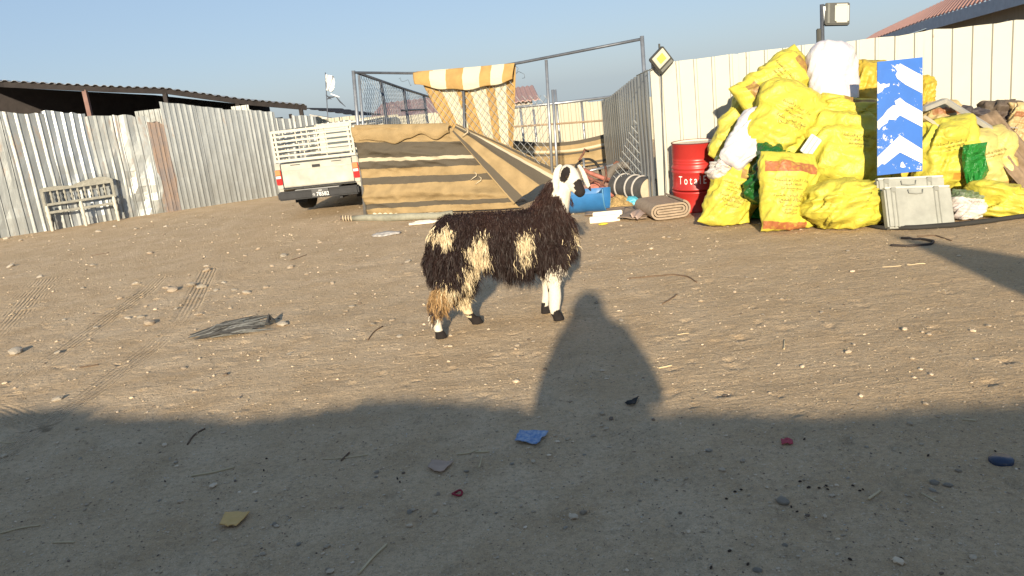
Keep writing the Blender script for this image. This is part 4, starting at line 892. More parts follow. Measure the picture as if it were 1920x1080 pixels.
sack('dark green bag deep in the gap left of the large yellow sack', 1556, 268, 9.2, 52, 120, 8, .3, 'dgreen', 19, wr=1.6, group='green plastic bags in the heap', name='plastic_bag', cat='bag')
sack('dark green bag in shadow between the front sacks', 1440, 325, 8.75, 50, 110, 20, .3, 'dgreen', 20, wr=1.6, group='green plastic bags in the heap', name='plastic_bag', cat='bag')
sack('tan sack with reddish print above the yellow sack right of sign', 1768, 226, 8.9, 56, 74, -4, .3, 'tan', 21)
sack('black plastic bag under the grey angled channel', 1822, 232, 8.9, 62, 60, 12, .34, 'dark', 22, wr=1.6, name='plastic_bag', cat='bag')
sack('dark brown bag behind the old corrugated strips', 1878, 226, 9.2, 62, 72, 0, .34, 'brown', 23, wr=1.2, name='plastic_bag', cat='bag')
sack('tan sack with reddish print at the far right edge under the white fence', 1914, 232, 9.0, 46, 76, 4, .3, 'tan', 24)
sack('grey-white scrap bag squeezed between drum and leaning yellow sack', 1352, 318, 9.0, 26, 46, 30, .26, 'feed', 25, wr=1.6)
# sacks in the core of the heap, seen only through the gaps
for i, (x, y, Y, w, h, an) in enumerate(((1500, 330, 9.15, 130, 150, 8), (1690, 350, 8.75, 150, 140, 0), (1570, 330, 9.5, 150, 190, 0), (1820, 320, 9.1, 150, 150, 0), (1420, 330, 9.5, 120, 150, 12), (1690, 250, 9.4, 110, 120, 0), (1860, 360, 8.75, 130, 120, 0))):
    sack('yellow sack buried in the core of the heap, glimpsed between others', x, y, Y, w, h, an, .6, 'old', 30+i, group='sacks buried in the core of the heap')
# torn green lining of the pale sack
gl = thing('green_lining', 'torn dark green plastic lining spilling from the pale yellow sack', 'lining', PY(1832, 335, 8.0))
nu, nv = 24, 34; V = []
for j in range(nv):
    for i in range(nu):
        u, v = i/(nu-1), j/(nv-1); x = 1806+u*(46-6*v)-4*math.sin(v*4)+(v*6); y = 272-6*u+v*(82-26*u*u)
        V.append(PY(x, y, 8.06-.05*math.sin(u*math.pi)-.05*ridge(np.array([[u*2.2+v, v*3., 1]]), 2, 3)[0]))
V2, F2 = thick(np.array(V), gridF(nu, nv), nu, nv, -FWD*.006); obj('sheet', V2, F2, sack_mat('green_lining', (.02, .20, .03), rough=.2, bump=.03, bscale=16), gl, smooth=True)

# ---------------------------------------------------------------- chevron road sign
def sign():
    c = [PY(1645, 116, 8.22), PY(1730, 107, 8.2), PY(1731, 326, 7.98), PY(1645, 329, 8.0)]
    ex = (c[1]-c[0]); w = np.linalg.norm(ex); ex /= w; ez = (c[0]-c[3]); h = np.linalg.norm(ez); ez /= h; n = np.cross(ex, ez); 
    if n@FWD > 0: n = -n
    t = thing('chevron_sign', 'tall worn blue road sign with white chevrons leaning on the heap', 'sign', (c[2]+c[3])/2)
    def worn(nm, a, b, th):
        m = mat(nm, a, rough=.4, var=.08, spec=.4); nn = m.node_tree; bs = nn.nodes['Principled BSDF']; src = bs.inputs['Base Color'].links[0].from_socket
        z = nn.nodes.new('ShaderNodeTexNoise'); z.inputs['Scale'].default_value = 9; z.inputs['Detail'].default_value = 8; z.inputs['Roughness'].default_value = .75; tc = nn.nodes.new('ShaderNodeTexCoord'); nn.links.new(tc.outputs['Object'], z.inputs[0])
        r = nn.nodes.new('ShaderNodeMapRange'); r.inputs[1].default_value = th; r.inputs[2].default_value = th+.015; nn.links.new(z.outputs[0], r.inputs[0])
        x = nn.nodes.new('ShaderNodeMix'); x.data_type = 'RGBA'; nn.links.new(r.outputs[0], x.inputs[0]); nn.links.new(src, x.inputs[6]); x.inputs[7].default_value = (*b, 1); nn.links.new(x.outputs[2], bs.inputs['Base Color']); return m
    blue = worn('sign_blue', (.02, .115, .42), (.60, .58, .52), .60); whi = worn('sign_white', (.60, .585, .52), (.30, .28, .30), .67)
    def P(u, v, d=0.): return c[3]+ex*w*u+ez*h*v+n*d
    V = [P(0, 0), P(1, 0), P(1, 1), P(0, 1)]; V += [v-n*.012 for v in V]
    obj('board', V, [(0, 1, 2, 3), (7, 6, 5, 4), (0, 4, 5, 1), (3, 2, 6, 7), (0, 3, 7, 4), (1, 5, 6, 2)], blue, t)
    def stripe(pts):
        V = [P(u, v, .003) for u, v in pts]; obj('chevron', V, [tuple(range(len(pts)))], whi, t)
    j = lambda pts: [(u+random.uniform(-.012, .012), v+random.uniform(-.004, .004)) for u, v in pts]
    stripe([(.50, .965), (1.0, .835), (1.0, .68), (.62, .775), (.44, .835), (.40, .87), (.44, .90), (.40, .92)])
    stripe([(0, .83), (.06, .80), (.14, .805), (.20, .795), (.27, .80), (.26, .775), (.15, .765), (.10, .735), (0, .72)])
    stripe([(0, .48), (.12, .52), (.22, .57), (.35, .605), (.41, .60), (.38, .64), (.50, .665), (.62, .62), (1.0, .52), (1.0, .385), (.5, .51), (.38, .475), (.25, .485), (.22, .455), (.10, .43), (.03, .40), (0, .42)])
    stripe([(0, .165), (.5, .335), (1.0, .19), (1.0, .065), (.5, .185), (.30, .13), (.16, .09), (.1, .10), (0, .07)])
    stripe([(.52, .09), (.56, .10), (.63, .05), (.56, .045), (.51, .055)])
sign()
# ---------------------------------------------------------------- grey cases
M_case = mat('case_grey', (.31, .31, .27), rough=.6, var=.18, scale=7, bump=.004, bscale=12)
def case(label, px, Y, th, seed):
    c = [PY(*q, y) for q, y in zip(px, Y)]; ex = c[1]-c[0]; w = np.linalg.norm(ex); ex /= w; ez = c[0]-c[3]; h = np.linalg.norm(ez); ez /= h; n = np.cross(ex, ez); n /= np.linalg.norm(n)
    if n@FWD > 0: n = -n
    ez = np.cross(n, ex); ez = ez if ez[2] > 0 else -ez
    t = thing('storage_case', label, 'case', (c[2]+c[3])/2, 'grey cases in front of the sign')
    ctr = (c[0]+c[1]+c[2]+c[3])/4-n*th/2; A = np.array([ex, -n, ez]); 
    MB().box(ctr, (w, th, h), A, .018).build('shell', M_case, t)
    for u in (-.40, -.34, .24, .30): MB().box(ctr+ex*w*u+n*(th/2+.004), (.016, .014, h*.96), A, .004).build('rib', M_case, t)
    MB().box(ctr+ez*h*.5+n*.01, (w*.98, th*.7, .018), A, .005).build('rim', mat('case_rim', (.52, .51, .46), var=.15), t)
    P = [ctr+ex*w*u+ez*h*v+n*(th/2+.015) for u, v in ((-.16, .43), (-.15, .34), (-.05, .32), (.05, .33), (.06, .43))]; pipe('handle', P, .005, mat('case_handle', (.24, .24, .21)), t)
    for u in (-.37, .27): MB().box(ctr+ex*w*u+ez*h*.44+n*(th/2+.006), (.05, .016, .05), A, .004).build('latch', mat('case_handle', (.2, .2, .17)), t)
case('battered grey case standing in front of its twin below the blue sign', [(1661, 352), (1786, 348), (1790, 424), (1664, 428)], (7.78, 7.78, 7.60, 7.62), .10, 1)
case('grey case behind the front one, directly under the blue sign', [(1646, 336), (1772, 330), (1775, 408), (1650, 416)], (7.98, 7.98, 7.86, 7.86), .10, 2)
# ---------------------------------------------------------------- scrap laid over the heap
def chan(P, w, m, nm, t): 
    for a, b in zip(P[:-1], P[1:]): MB().bar(a, b, w, w*.6, bev=.004).build(nm, m, t)
M_alu = mat('grey_channel', (.40, .38, .33), rough=.55, metal=.2, var=.15)
t = thing('angled_channel', 'bent grey metal channel forming a peak over the sacks right of sign', 'scrap', PY(1772, 185, 8.7)-[0, 0, .1])
chan([PY(1730, 205, 8.55), PY(1772, 188, 8.7), PY(1862, 244, 8.35)], .075, M_alu, 'channel', t)
t = thing('thin_batten', 'thin pale batten under the bent grey channel', 'batten', PY(1790, 258, 8.25)); MB().bar(PY(1733, 218, 8.45), PY(1792, 258, 8.2), .04, .02).build('batten', mat('pale_batten', (.55, .47, .33)), t)
t = thing('corrugated_scrap', 'weathered brown corrugated strip leaning over the right end of heap', 'scrap', PY(1915, 330, 8.2))
ca, cb = PY(1842, 216, 8.55), PY(1952, 352, 7.9); ax_ = cb-ca; side_ = np.cross(ax_, FWD); side_ /= np.linalg.norm(side_)
if side_[2] < 0: side_ = -side_
V = []; nu = 25
for j in range(12):
    for i in range(nu): V.append(ca+ax_*(j/11)+side_*(.36*(i/(nu-1)-.5))-FWD*(.022*math.cos(i/(nu-1)*2*math.pi*3.5)+.02*vn(np.array([[i*.3, j*.5, 2.]]), 4)[0]))
V2, F2 = thick(np.array(V), gridF(nu, 12), nu, 12, -FWD*.006); obj('strip', V2, F2, mat('brown_corrugated', (.25, .175, .11), rough=.8, var=.4, scale=9), t, smooth=True)
pipe('tie_wire', [PY(1866, 248, 8.45), PY(1885, 238, 8.5), PY(1908, 240, 8.3)], .006, M_alu, t)
t = thing('dark_bar', 'dark steel bar poking out between white and yellow sacks', 'bar', PY(1424, 316, 8.5)); MB().bar(PY(1422, 318, 8.5), PY(1466, 272, 8.8), .06, .05).build('bar', mat('dark_bar', (.075, .05, .04), rough=.7), t)
t = thing('ribbed_lid_piece', 'small pale ribbed panel wedged beside the upright printed sack', 'panel', PY(1512, 288, 8.5)); cA = PY(1520, 273, 8.5); a = math.radians(35); ex = RT*math.cos(a)-UP*math.sin(a); ez = RT*math.sin(a)+UP*math.cos(a)
MB().box(cA, (.13, .03, .22), np.array([ex, np.cross(ez, ex), ez]), .006).build('panel', mat('lid_pale', (.62, .62, .55), var=.1), t)
for u in (-.03, .02): MB().box(cA+ex*u-np.cross(ez, ex)*.017, (.012, .008, .20), np.array([ex, np.cross(ez, ex), ez])).build('groove', mat('lid_groove', (.30, .34, .32)), t)
t = thing('cardboard_scrap', 'crumpled cardboard box corner right of the leaning sacks', 'box', PY(1812, 256, 8.4)); MB().box(PY(1812, 252, 8.4), (.13, .12, .10), np.array([RT*.9+UP*.4, FWD, UP*.9-RT*.4]), .006).build('flap', mat('cardboard', (.52, .42, .28)), t)
t = thing('black_edging', 'black rubber strip lying along the ground in front of heap', 'strip', G(1790, 424))
P = [G(x, y)+[0, 0, .018] for x, y in ((1610, 424), (1660, 431), (1720, 430), (1790, 425), (1850, 418), (1930, 407), (2010, 398))]
mb = MB(); mb.tube(P, [.012, .022, .026, .028, .026, .024, .02], 8); mb.build('strip', mat('black_rubber', (.03, .028, .025), rough=.8), t, smooth=True)

# ================================================================ JUNK BY THE PEN
def frame_along(d):
    z = np.asarray(d, float); z = z/np.linalg.norm(z); x = np.cross(z, (0, 0, 1.)); x /= np.linalg.norm(x); return np.array([x, np.cross(z, x), z])
# half of a blue plastic drum lying on its side
bc = G(1112, 397); t = thing('blue_tub', 'blue half drum lying on its side behind the sheep head', 'tub', bc)
axd = np.array([.95, -.30, 0]); A = frame_along(axd); blu = mat('blue_plastic', (.03, .15, .36), rough=.4, var=.2, spec=.45)
cc = PY(1085, 378, bc[1]+.1); cc[2] = .27
V = []; prof = [(.27, -.22), (.285, -.2), (.28, 0), (.275, .2), (.285, .36), (.285, .40), (.265, .40), (.255, .2), (.255, -.19)]; nseg = 28
for r, z in prof:
    for k in range(nseg+1):
        a = math.radians(-92)+math.radians(184)*k/nseg; V.append(cc+A[2]*z+r*(math.sin(a)*np.array([-A[2][1], A[2][0], 0])+(-math.cos(a))*np.array([0, 0, 1])))
obj('shell', V, gridF(nseg+1, len(prof)), blu, t, smooth=True)
V = []; 
for r, z in ((.005, .30), (.10, .306), (.20, .30), (.262, .31)):
    for k in range(nseg+1):
        a = math.radians(-92)+math.radians(184)*k/nseg; V.append(cc+A[2]*z+r*(math.sin(a)*np.array([-A[2][1], A[2][0], 0])+(-math.cos(a))*np.array([0, 0, 1])))
obj('end_plate', V, gridF(nseg+1, 4), blu, t, smooth=True)
for r, z in ((.285, .395), (.17, .312)):
    mb = MB(); mb.tube([cc+A[2]*z+r*(math.sin(a)*np.array([-A[2][1], A[2][0], 0])-math.cos(a)*np.array([0, 0, 1])) for a in np.linspace(-1.6, 1.6, 30)], .009, 6); mb.build('rim', mat('blue_rim', (.10, .26, .42), rough=.5), t)
# pinkish red scrap frames
M_red = mat('red_scrap', (.40, .15, .11), rough=.6, var=.35, scale=14); M_brn = mat('rust_scrap', (.17, .075, .05), rough=.8, var=.4, scale=18)
t = thing('red_scrap_frame', 'tangled pink-red metal frame parts piled behind the blue tub', 'scrap', G(1150, 372))
def junkbar(pts, r, m, nm='tube', Y=11.9): return MB().tube([PY(x, y, Y+dy) for x, y, dy in pts], r, 8).build(nm, m, t, smooth=True)
junkbar([(1092, 318, .3), (1120, 330, .2), (1150, 341, .1), (1172, 352, .0)], .035, M_red); junkbar([(1098, 330, .2), (1125, 345, .0), (1140, 365, -.1)], .03, M_red)
junkbar([(1104, 345, 0), (1114, 337, 0), (1126, 342, -.05), (1130, 352, -.1), (1120, 358, -.1)], .02, M_brn); junkbar([(1135, 312, .1), (1137, 330, 0), (1130, 345, -.05), (1140, 360, -.1)], .018, M_brn)
junkbar([(1138, 336, .0), (1155, 345, 0), (1170, 352, 0)], .018, M_brn); junkbar([(1148, 357, -.1), (1178, 357, -.1)], .02, M_brn); junkbar([(1128, 350, -.1), (1135, 362, -.2), (1150, 366, -.2)], .04, M_red); junkbar([(1160, 362, .1), (1180, 350, .2), (1178, 335, .3)], .03, M_red)
for x, y, w, h in ((1115, 352, .22, .12), (1152, 352, .20, .14), (1172, 345, .16, .12)): MB().box(PY(x, y, 12.0), (w, .1, h), None, .02).build('panel', M_red, t)
# old bicycle handlebar and stem rising from the scrap
t = thing('old_bicycle', 'rusty bicycle front with handlebar and fork standing in the scrap', 'bicycle', G(1100, 372))
bp_ = [PY(1099, 372, 12.2), PY(1096, 330, 12.2), PY(1094, 296, 12.2)]; MB().tube(bp_, .018, 8).build('steerer', M_pipe, t, smooth=True)
MB().tube([PY(1086, 300, 12.1), PY(1094, 288, 12.2), PY(1096, 280, 12.2), PY(1103, 284, 12.3)], .016, 8).build('handlebar', M_brn, t, smooth=True)
MB().tube([PY(1096, 322, 12.2), PY(1130, 315, 12.3), PY(1150, 309, 12.4), PY(1158, 304, 12.4)], .02, 8).build('frame_tube', M_pipe, t, smooth=True)
MB().tube([PY(1148, 312, 12.4), PY(1156, 304, 12.4), PY(1164, 306, 12.4), PY(1160, 313, 12.4)], .025, 8).build('saddle', M_brn, t, smooth=True)
mb = MB(); wc = G(1100, 366, .0); wc = np.array([wc[0], 12.3, .3]); mb.tube([wc+.29*np.array([math.cos(a)*.8, math.cos(a)*.5, math.sin(a)]) for a in np.linspace(0, 6.283, 30)], .02, 6, False); mb.build('wheel', mat('rubber', (.028,)*3), t, smooth=True)
# dirt heap under the scrap
def mound(name, label, cat, px, py, rx, ry, hz, m, n=26, rough=.3, seed=1, group=None):
    c = G(px, py); V = []
    for j in range(n):
        for i in range(n):
            u, v = 2*i/(n-1)-1, 2*j/(n-1)-1; r = math.hypot(u, v)
            z = hz*max(0, 1-r**2)*(1+rough*fbm(np.array([[u*3, v*3, seed]]), 3, seed)[0])+rough*hz*.3*fbm(np.array([[u*9, v*9, seed]]), 2, seed+3)[0]*(r < 1)-(.03 if r >= .98 else 0); V.append(c+[u*rx, v*ry, z])
    o = obj(name, V, gridF(n, n), m, None, smooth=True); return tag(o, label, cat, group)
mound('dirt_heap', 'low heap of reddish dirt beneath the scrap in the pen', 'heap', 1150, 366, .75, .55, .28, mat('red_dirt', (.40, .25, .19), var=.25, bump=.02, bscale=12), seed=2)
mound('straw_heap', 'small heap of golden straw between blue tub and drainpipe', 'straw', 1160, 386, .22, .22, .13, mat('straw', (.46, .31, .13), var=.5, scale=40, bump=.02, bscale=60), seed=5, rough=.5)
# black drainpipe with pale end
t = thing('pipe_section', 'short dark corrugated pipe with pale bands and pale plugged end', 'pipe', G(1205, 378))
ca = G(1210, 381); ca = ca+[0, .1, .19]; A = frame_along(np.array([.42, -.90, -.03])); R = .175
mb = MB(); mb.lathe([(R, -.62), (R, .16), (R*.98, .18)], 28, ca, A); mb.build('barrel', mat('pipe_black', (.085, .08, .075), rough=.7, var=.4), t, smooth=True)
for z in (-.45, -.2, -.02): mb = MB(); mb.tube([ca+A[2]*z+(R+.004)*(math.cos(a)*A[0]+math.sin(a)*A[1]) for a in np.linspace(0, 6.283, 30)], .014, 6, False); mb.build('band', mat('pipe_band', (.40, .37, .34)), t)
mb = MB(); mb.lathe([(.003, .175), (R*.9, .17), (R*.97, .15)], 28, ca, A); mb.build('end_plug', mat('plug_pale', (.50, .42, .30), var=.15), t)
t = thing('lying_tyre', 'grey dusty tyre standing behind the dark pipe section', 'tyre', G(1175, 366)); tcn = G(1176, 366)+[0, .25, .22]; mb = MB(); mb.tube([tcn+.23*np.array([math.cos(a), .35*math.sin(a)+.0, math.sin(a)*.9]) for a in np.linspace(0, 6.283, 30)], .06, 10, False); mb.build('tread', mat('dusty_rubber', (.16, .14, .12), var=.3), t, smooth=True)
# crumpled bag
def crumple(name, label, cat, px, py, size, m, seed, group=None, flat=1.0):
    c = G(px, py); bm = bmesh.new(); bmesh.ops.create_icosphere(bm, subdivisions=4, radius=1); P = np.array([v.co[:] for v in bm.verts]); Fc = [[v.index for v in f.verts] for f in bm.faces]; bm.free()
    d = 1+.35*ridge(P*1.6+seed, 3, seed)+.15*fbm(P*4, 2, seed); P = P*d[:, None]*np.array(size); P[:, 2] = np.maximum(P[:, 2]*flat+size[2]*.5, .003)
    return tag(obj(name, P+c, Fc, m, None, smooth=True), label, cat, group)
crumple('plastic_bag', 'crumpled light blue plastic bag beside the dark pipe', 'bag', 1186, 383, (.10, .08, .07), mat('light_blue_bag', (.10, .42, .55), rough=.3, var=.5, scale=9), 3)
crumple('foil_scrap', 'crumpled grey foil scrap on the sand in front of the tarp', 'scrap', 724, 441, (.17, .09, .03), mat('grey_foil', (.36, .34, .32), rough=.5, var=.5, scale=16), 4)
crumple('rag', 'pale twisted rag lying by the rolled groundsheet', 'rag', 795, 419, (.19, .06, .03), mat('pale_rag', (.66, .60, .50), var=.1), 5)
crumple('rag', 'small white rag at the foot of the slope of the tarp, above the sheep back', 'rag', 966, 379, (.15, .08, .05), mat('pale_rag', (.66, .60, .50)), 8)
# rolled carpet
t = thing('carpet_roll', 'flattened rolled beige carpet on the ground by the red drum', 'carpet', G(1262, 412))
cf = G(1258, 412); A0 = np.array([.97, .10, 0]); A0 /= np.linalg.norm(A0); Bk = np.array([-.10, .97, 0]); V = []; ns = 150; turns = 3.2
for i in range(ns):
    th = 2*math.pi*turns*i/(ns-1); rr = .018+.018*th/1.0*.75; rr = .012+.0056*th
    hx = math.cos(th)*rr+.14*math.tanh(6*math.cos(th)); hz = math.sin(th)*rr*.95
    V.append((hx, hz))
V = np.array(V); V[:, 1] -= V[:, 1].min()-.012; P = []
for k, dep in enumerate((0, .02, .4, .75)):
    for x, z in V: P.append(cf+A0*x+Bk*dep+np.array([0, 0, z]))
V2, F2 = thick(np.array(P), gridF(ns, 4), ns, 4, np.array([0, 0, .0])+0)
mC = mat('carpet', (.34, .26, .185), rough=.95, var=.2, scale=20, bump=.006, bscale=90)
# give the strip thickness along its own section normal
sec = V; tg_ = np.gradient(sec, axis=0); nn_ = np.stack([-tg_[:, 1], tg_[:, 0]], 1); nn_ /= np.linalg.norm(nn_, axis=1)[:, None]+1e-9
P2 = []
for k, dep in enumerate((0, .02, .4, .75)):
    for (x, z) in sec+nn_*.024: P2.append(cf+A0*x+Bk*dep+np.array([0, 0, max(z, .004)]))
n0 = len(P); Fa = gridF(ns, 4); rim = [i for i in range(ns)]+[j*ns+ns-1 for j in range(1, 4)]+[3*ns+i for i in range(ns-2, -1, -1)]+[j*ns for j in range(2, 0, -1)]
Fall = Fa+[tuple(i+n0 for i in f[::-1]) for f in Fa]+[(b, a, a+n0, b+n0) for a, b in zip(rim, rim[1:]+rim[:1])]
obj('roll', np.vstack([P, P2]), Fall, mC, t, smooth=False)
def sheetpx(name, label, cat, px, m, lift=.01, n=14, amp=.012, seed=1, group=None):
    """a thin rumpled piece lying on the ground inside four picture points"""
    C = [G(*q) for q in px]; P, uv = patch(C, n, n, lambda u, v: lift+amp*(1+fbm(np.stack([u*4, v*4, u*0+seed], 1), 3, seed)), (0, 0, 1)); V2, F2 = thick(P, gridF(n, n), n, n, np.array([0, 0, .004])); return tag(obj(name, V2, F2, m, None, smooth=True), label, cat, group)
sheetpx('cardboard_sheet', 'flattened brown cardboard on the ground between planks and carpet', 'cardboard', [(1172, 396), (1228, 388), (1212, 414), (1158, 416)], mat('dull_cardboard', (.30, .225, .165), var=.2), amp=.03, seed=3)
sheetpx('cloth_scrap', 'pinkish dusty cloth scrap beside the carpet roll', 'cloth', [(1206, 390), (1238, 392), (1200, 418), (1182, 415)], mat('pink_cloth', (.48, .35, .28), var=.2), amp=.05, lift=.02, seed=6)
sheetpx('mat_strip', 'long dusty brown mat strip on the ground behind the planks', 'mat', [(1100, 396), (1225, 386), (1222, 396), (1096, 406)], mat('dusty_mat', (.33, .24, .17), var=.15), amp=.012, seed=9)
for i, (a, b, lb) in enumerate((((1112, 409), (1167, 404), 'white painted board lying behind another left of the cardboard'), ((1106, 418), (1162, 412), 'white painted board nearest the camera left of the cardboard'))):
    pa, pb = G(*a), G(*b); o = MB().bar(pa+[0, 0, .025], pb+[0, 0, .025], .05, .10, bev=.008).build('board', mat('board_white', (.76, .70, .56), var=.1)); tag(o, lb, 'board', 'white boards on the ground')
crumple('wrapper', 'tiny yellow wrapper in front of the white boards', 'wrapper', 1131, 421, (.05, .03, .012), mat('yellow_wrap', (.6, .5, .05)), 12)

# ================================================================ LITTER ON THE SAND
sheetpx('plastic_wrapper', 'crumpled blue and white wrapper on shaded sand', 'wrapper', [(975, 812), (1029, 815), (1006, 839), (966, 832)], mat('blue_wrapper', (.06, .17, .40), var=.2, scale=60, col2=(.40, .46, .52)), amp=.012, seed=2)
sheetpx('card_scrap', 'folded yellow-brown card piece on shaded sand at lower left', 'card', [(424, 967), (470, 967), (444, 992), (413, 991)], mat('yellow_card', (.62, .40, .15), var=.1), lift=.012, amp=.008, seed=4)
sheetpx('paper_scrap', 'pale pinkish torn paper on shaded sand left of the blue wrapper', 'paper', [(810, 868), (851, 869), (828, 891), (803, 881)], mat('pink_paper', (.42, .30, .22), var=.15), lift=.008, amp=.008, seed=5)
sheetpx('shoe_sole', 'thin dark crescent of rubber at the right of the person shadow', 'scrap', [(1172, 760), (1186, 756), (1199, 746), (1190, 764)], mat('black_rubber', (.03, .028, .025)), lift=.006, amp=.012, seed=7)
t = thing('bottle_lid', 'flat dark blue round lid near the right edge on shaded sand', 'lid', G(1877, 866)); mb = MB(); mb.lathe([(.001, .022), (.042, .02), (.048, .013), (.048, .0)], 24, G(1877, 866)); mb.build('cap', mat('navy_plastic', (.025, .04, .075), rough=.4), t, smooth=True)
t = thing('red_ring', 'small dark red plastic ring on shaded sand', 'ring', G(858, 929)); c = G(858, 929)+[0, 0, .012]; mb = MB(); mb.tube([c+.022*np.array([math.cos(a), .9*math.sin(a), .2*math.sin(2*a)]) for a in np.linspace(0, 6.283, 20)], .005, 6, False); mb.build('ring', mat('dark_red', (.28, .03, .045)), t, smooth=True)
sheetpx('plastic_scrap', 'small pinkish red plastic scrap on shaded sand right of the person shadow', 'scrap', [(1464, 829), (1486, 830), (1487, 838), (1466, 838)], mat('red_plastic', (.42, .07, .09)), amp=.01, seed=8)
def wirething(name, label, cat, px, r, m, group=None, lift=.0, n=30):
    P = np.array([G(*q) for q in px]); s = np.linspace(0, len(P)-1, n); Q = np.stack([np.interp(s, range(len(P)), P[:, k]) for k in range(3)], 1)
    for _ in range(2): Q[1:-1] = (Q[:-2]+2*Q[1:-1]+Q[2:])/4
    Q[:, 2] = [gh(x, y)+r*.8+lift for x, y in Q[:, :2]]; t = MB().tube(Q, r, 6).build(name, m, None, smooth=True); return tag(t, label, cat, group)
M_twig = mat('twig', (.14, .09, .055), var=.3); M_straw = mat('dry_straw', (.55, .44, .27), var=.2)
wirething('twig', 'long thin curved twig on the sand right of the sheep chest', 'twig', [(1176, 523), (1220, 517), (1265, 514), (1290, 518), (1306, 528)], .006, M_twig)
wirething('hose_loop', 'dark bent hose loop on the ground in front of the grey cases', 'hose', [(1690, 447), (1730, 449), (1752, 454), (1745, 459), (1700, 462), (1670, 460)], .012, mat('dark_hose', (.05, .04, .035)))
wirething('wire_scrap', 'thin curved wire on the ground below the slumped yellow sack', 'wire', [(1720, 444), (1755, 442), (1785, 452)], .006, M_twig)
STW = [((1654, 500), (1690, 498)), ((1700, 497), (1735, 495)), ((360, 895), (400, 888), (440, 879)), ((606, 863), (650, 859), (690, 853)), ((858, 854), (880, 852), (894, 846)), ((892, 850), (918, 850)), ((898, 880), (904, 860)), ((0, 1000), (40, 990), (75, 987)), ((1628, 942), (1650, 925)), ((1728, 930), (1756, 944)), ((100, 1020), (140, 1018)), ((672, 1078), (700, 1045), (725, 1022)), ((1270, 627), (1292, 624)), ((1470, 655), (1471, 638)), ((1235, 690), (1260, 686)), ((0, 830), (30, 826)), ((1804, 788), (1830, 790))]
SLB = ['pale split stick on sunlit sand below the hose loop, left of its twin', 'pale split stick on sunlit sand below the hose loop, right of its twin', 'long pale stalk on shaded sand above the yellow-brown card', 'long pale stalk on shaded sand left of the pinkish paper', 'bent pale stalk just above the pinkish paper', 'straight pale stalk right of the bent one above the pinkish paper', 'short upright pale stalk right of the pinkish paper', 'pale stalk at the left edge near the bottom corner', 'pale stalk slanting up right of the sheep droppings', 'pale stalk slanting down right of the sheep droppings', 'short pale stalk near the bottom left, below the one at the edge', 'long pale stalk at the bottom edge left of centre', 'short pale stalk on sunlit sand right of the person shadow head', 'tiny upright stalk on sunlit sand below the front sacks', 'short pale stalk right of the person shadow, near its edge', 'pale stalk at the left edge on the shadow line', 'short pale stalk near the shadow line at far right']
for i, q in enumerate(STW): wirething('straw_stalk', SLB[i], 'stalk', q, .0035+.001*(i % 3), M_straw, 'dry stalks on the sand', n=8)
TWG = [((352, 835), (362, 818), (385, 806)), ((545, 490), (575, 480)), ((150, 690), (185, 684)), ((690, 640), (700, 625), (718, 615)), ((1240, 570), (1262, 558), (1270, 552)), ((170, 480), (205, 474)), ((640, 865), (655, 850))]
TLB = ['dark bent twig just inside the broad shadow at left', 'short dark twig on sunlit sand above the frond bundle', 'short dark twig left of the tyre tracks on sunlit sand', 'thin crooked twig left of the sheep hind feet', 'thin crooked twig right of the sheep front feet', 'short dark twig near the foot of the left fence', 'short dark twig on shaded sand above the long pale stalk']
for i, q in enumerate(TWG): wirething('twig', TLB[i], 'twig', q, .005, M_twig, 'short twigs on the sand', n=8)
# grey palm-frond bundle
t = thing('dry_frond', 'grey bundle of dry palm frond strands lying on the sunlit sand', 'frond', G(435, 622))
M_fr = [mat('frond_grey', (.17, .17, .16), var=.4, scale=30), mat('frond_dark', (.06, .058, .055), var=.4, scale=30)]
rnd = random.Random(5)
for k in range(80):
    f = rnd.random(); x0 = 352+rnd.random()*60; x1 = 440+rnd.random()*75; off = rnd.uniform(-15, 15)
    pa = G(x0, 636-(x0-352)*.12+off*.35); pb = G(x1, 636-(x1-352)*.185+off); pm = (pa+pb)/2+[rnd.uniform(-.03, .03), rnd.uniform(-.02, .02), rnd.uniform(.015, .05)]
    P = np.array([pa, pm, pb]); P[0, 2] = .012; P[2, 2] = .012+rnd.random()*.03; s = np.linspace(0, 2, 7); Q = np.stack([np.interp(s, range(3), P[:, i]) for i in range(3)], 1)
    MB().tube(Q, np.array([.3, .8, 1, 1, .9, .7, .3])*rnd.uniform(.004, .009), 4).build('strand', M_fr[k % 2], t)
MB().tube([G(502, 612)+[0, 0, .02], G(508, 606)+[0, 0, .07], G(514, 609)+[0, 0, .03]], .022, 6).build('butt', M_fr[1], t)
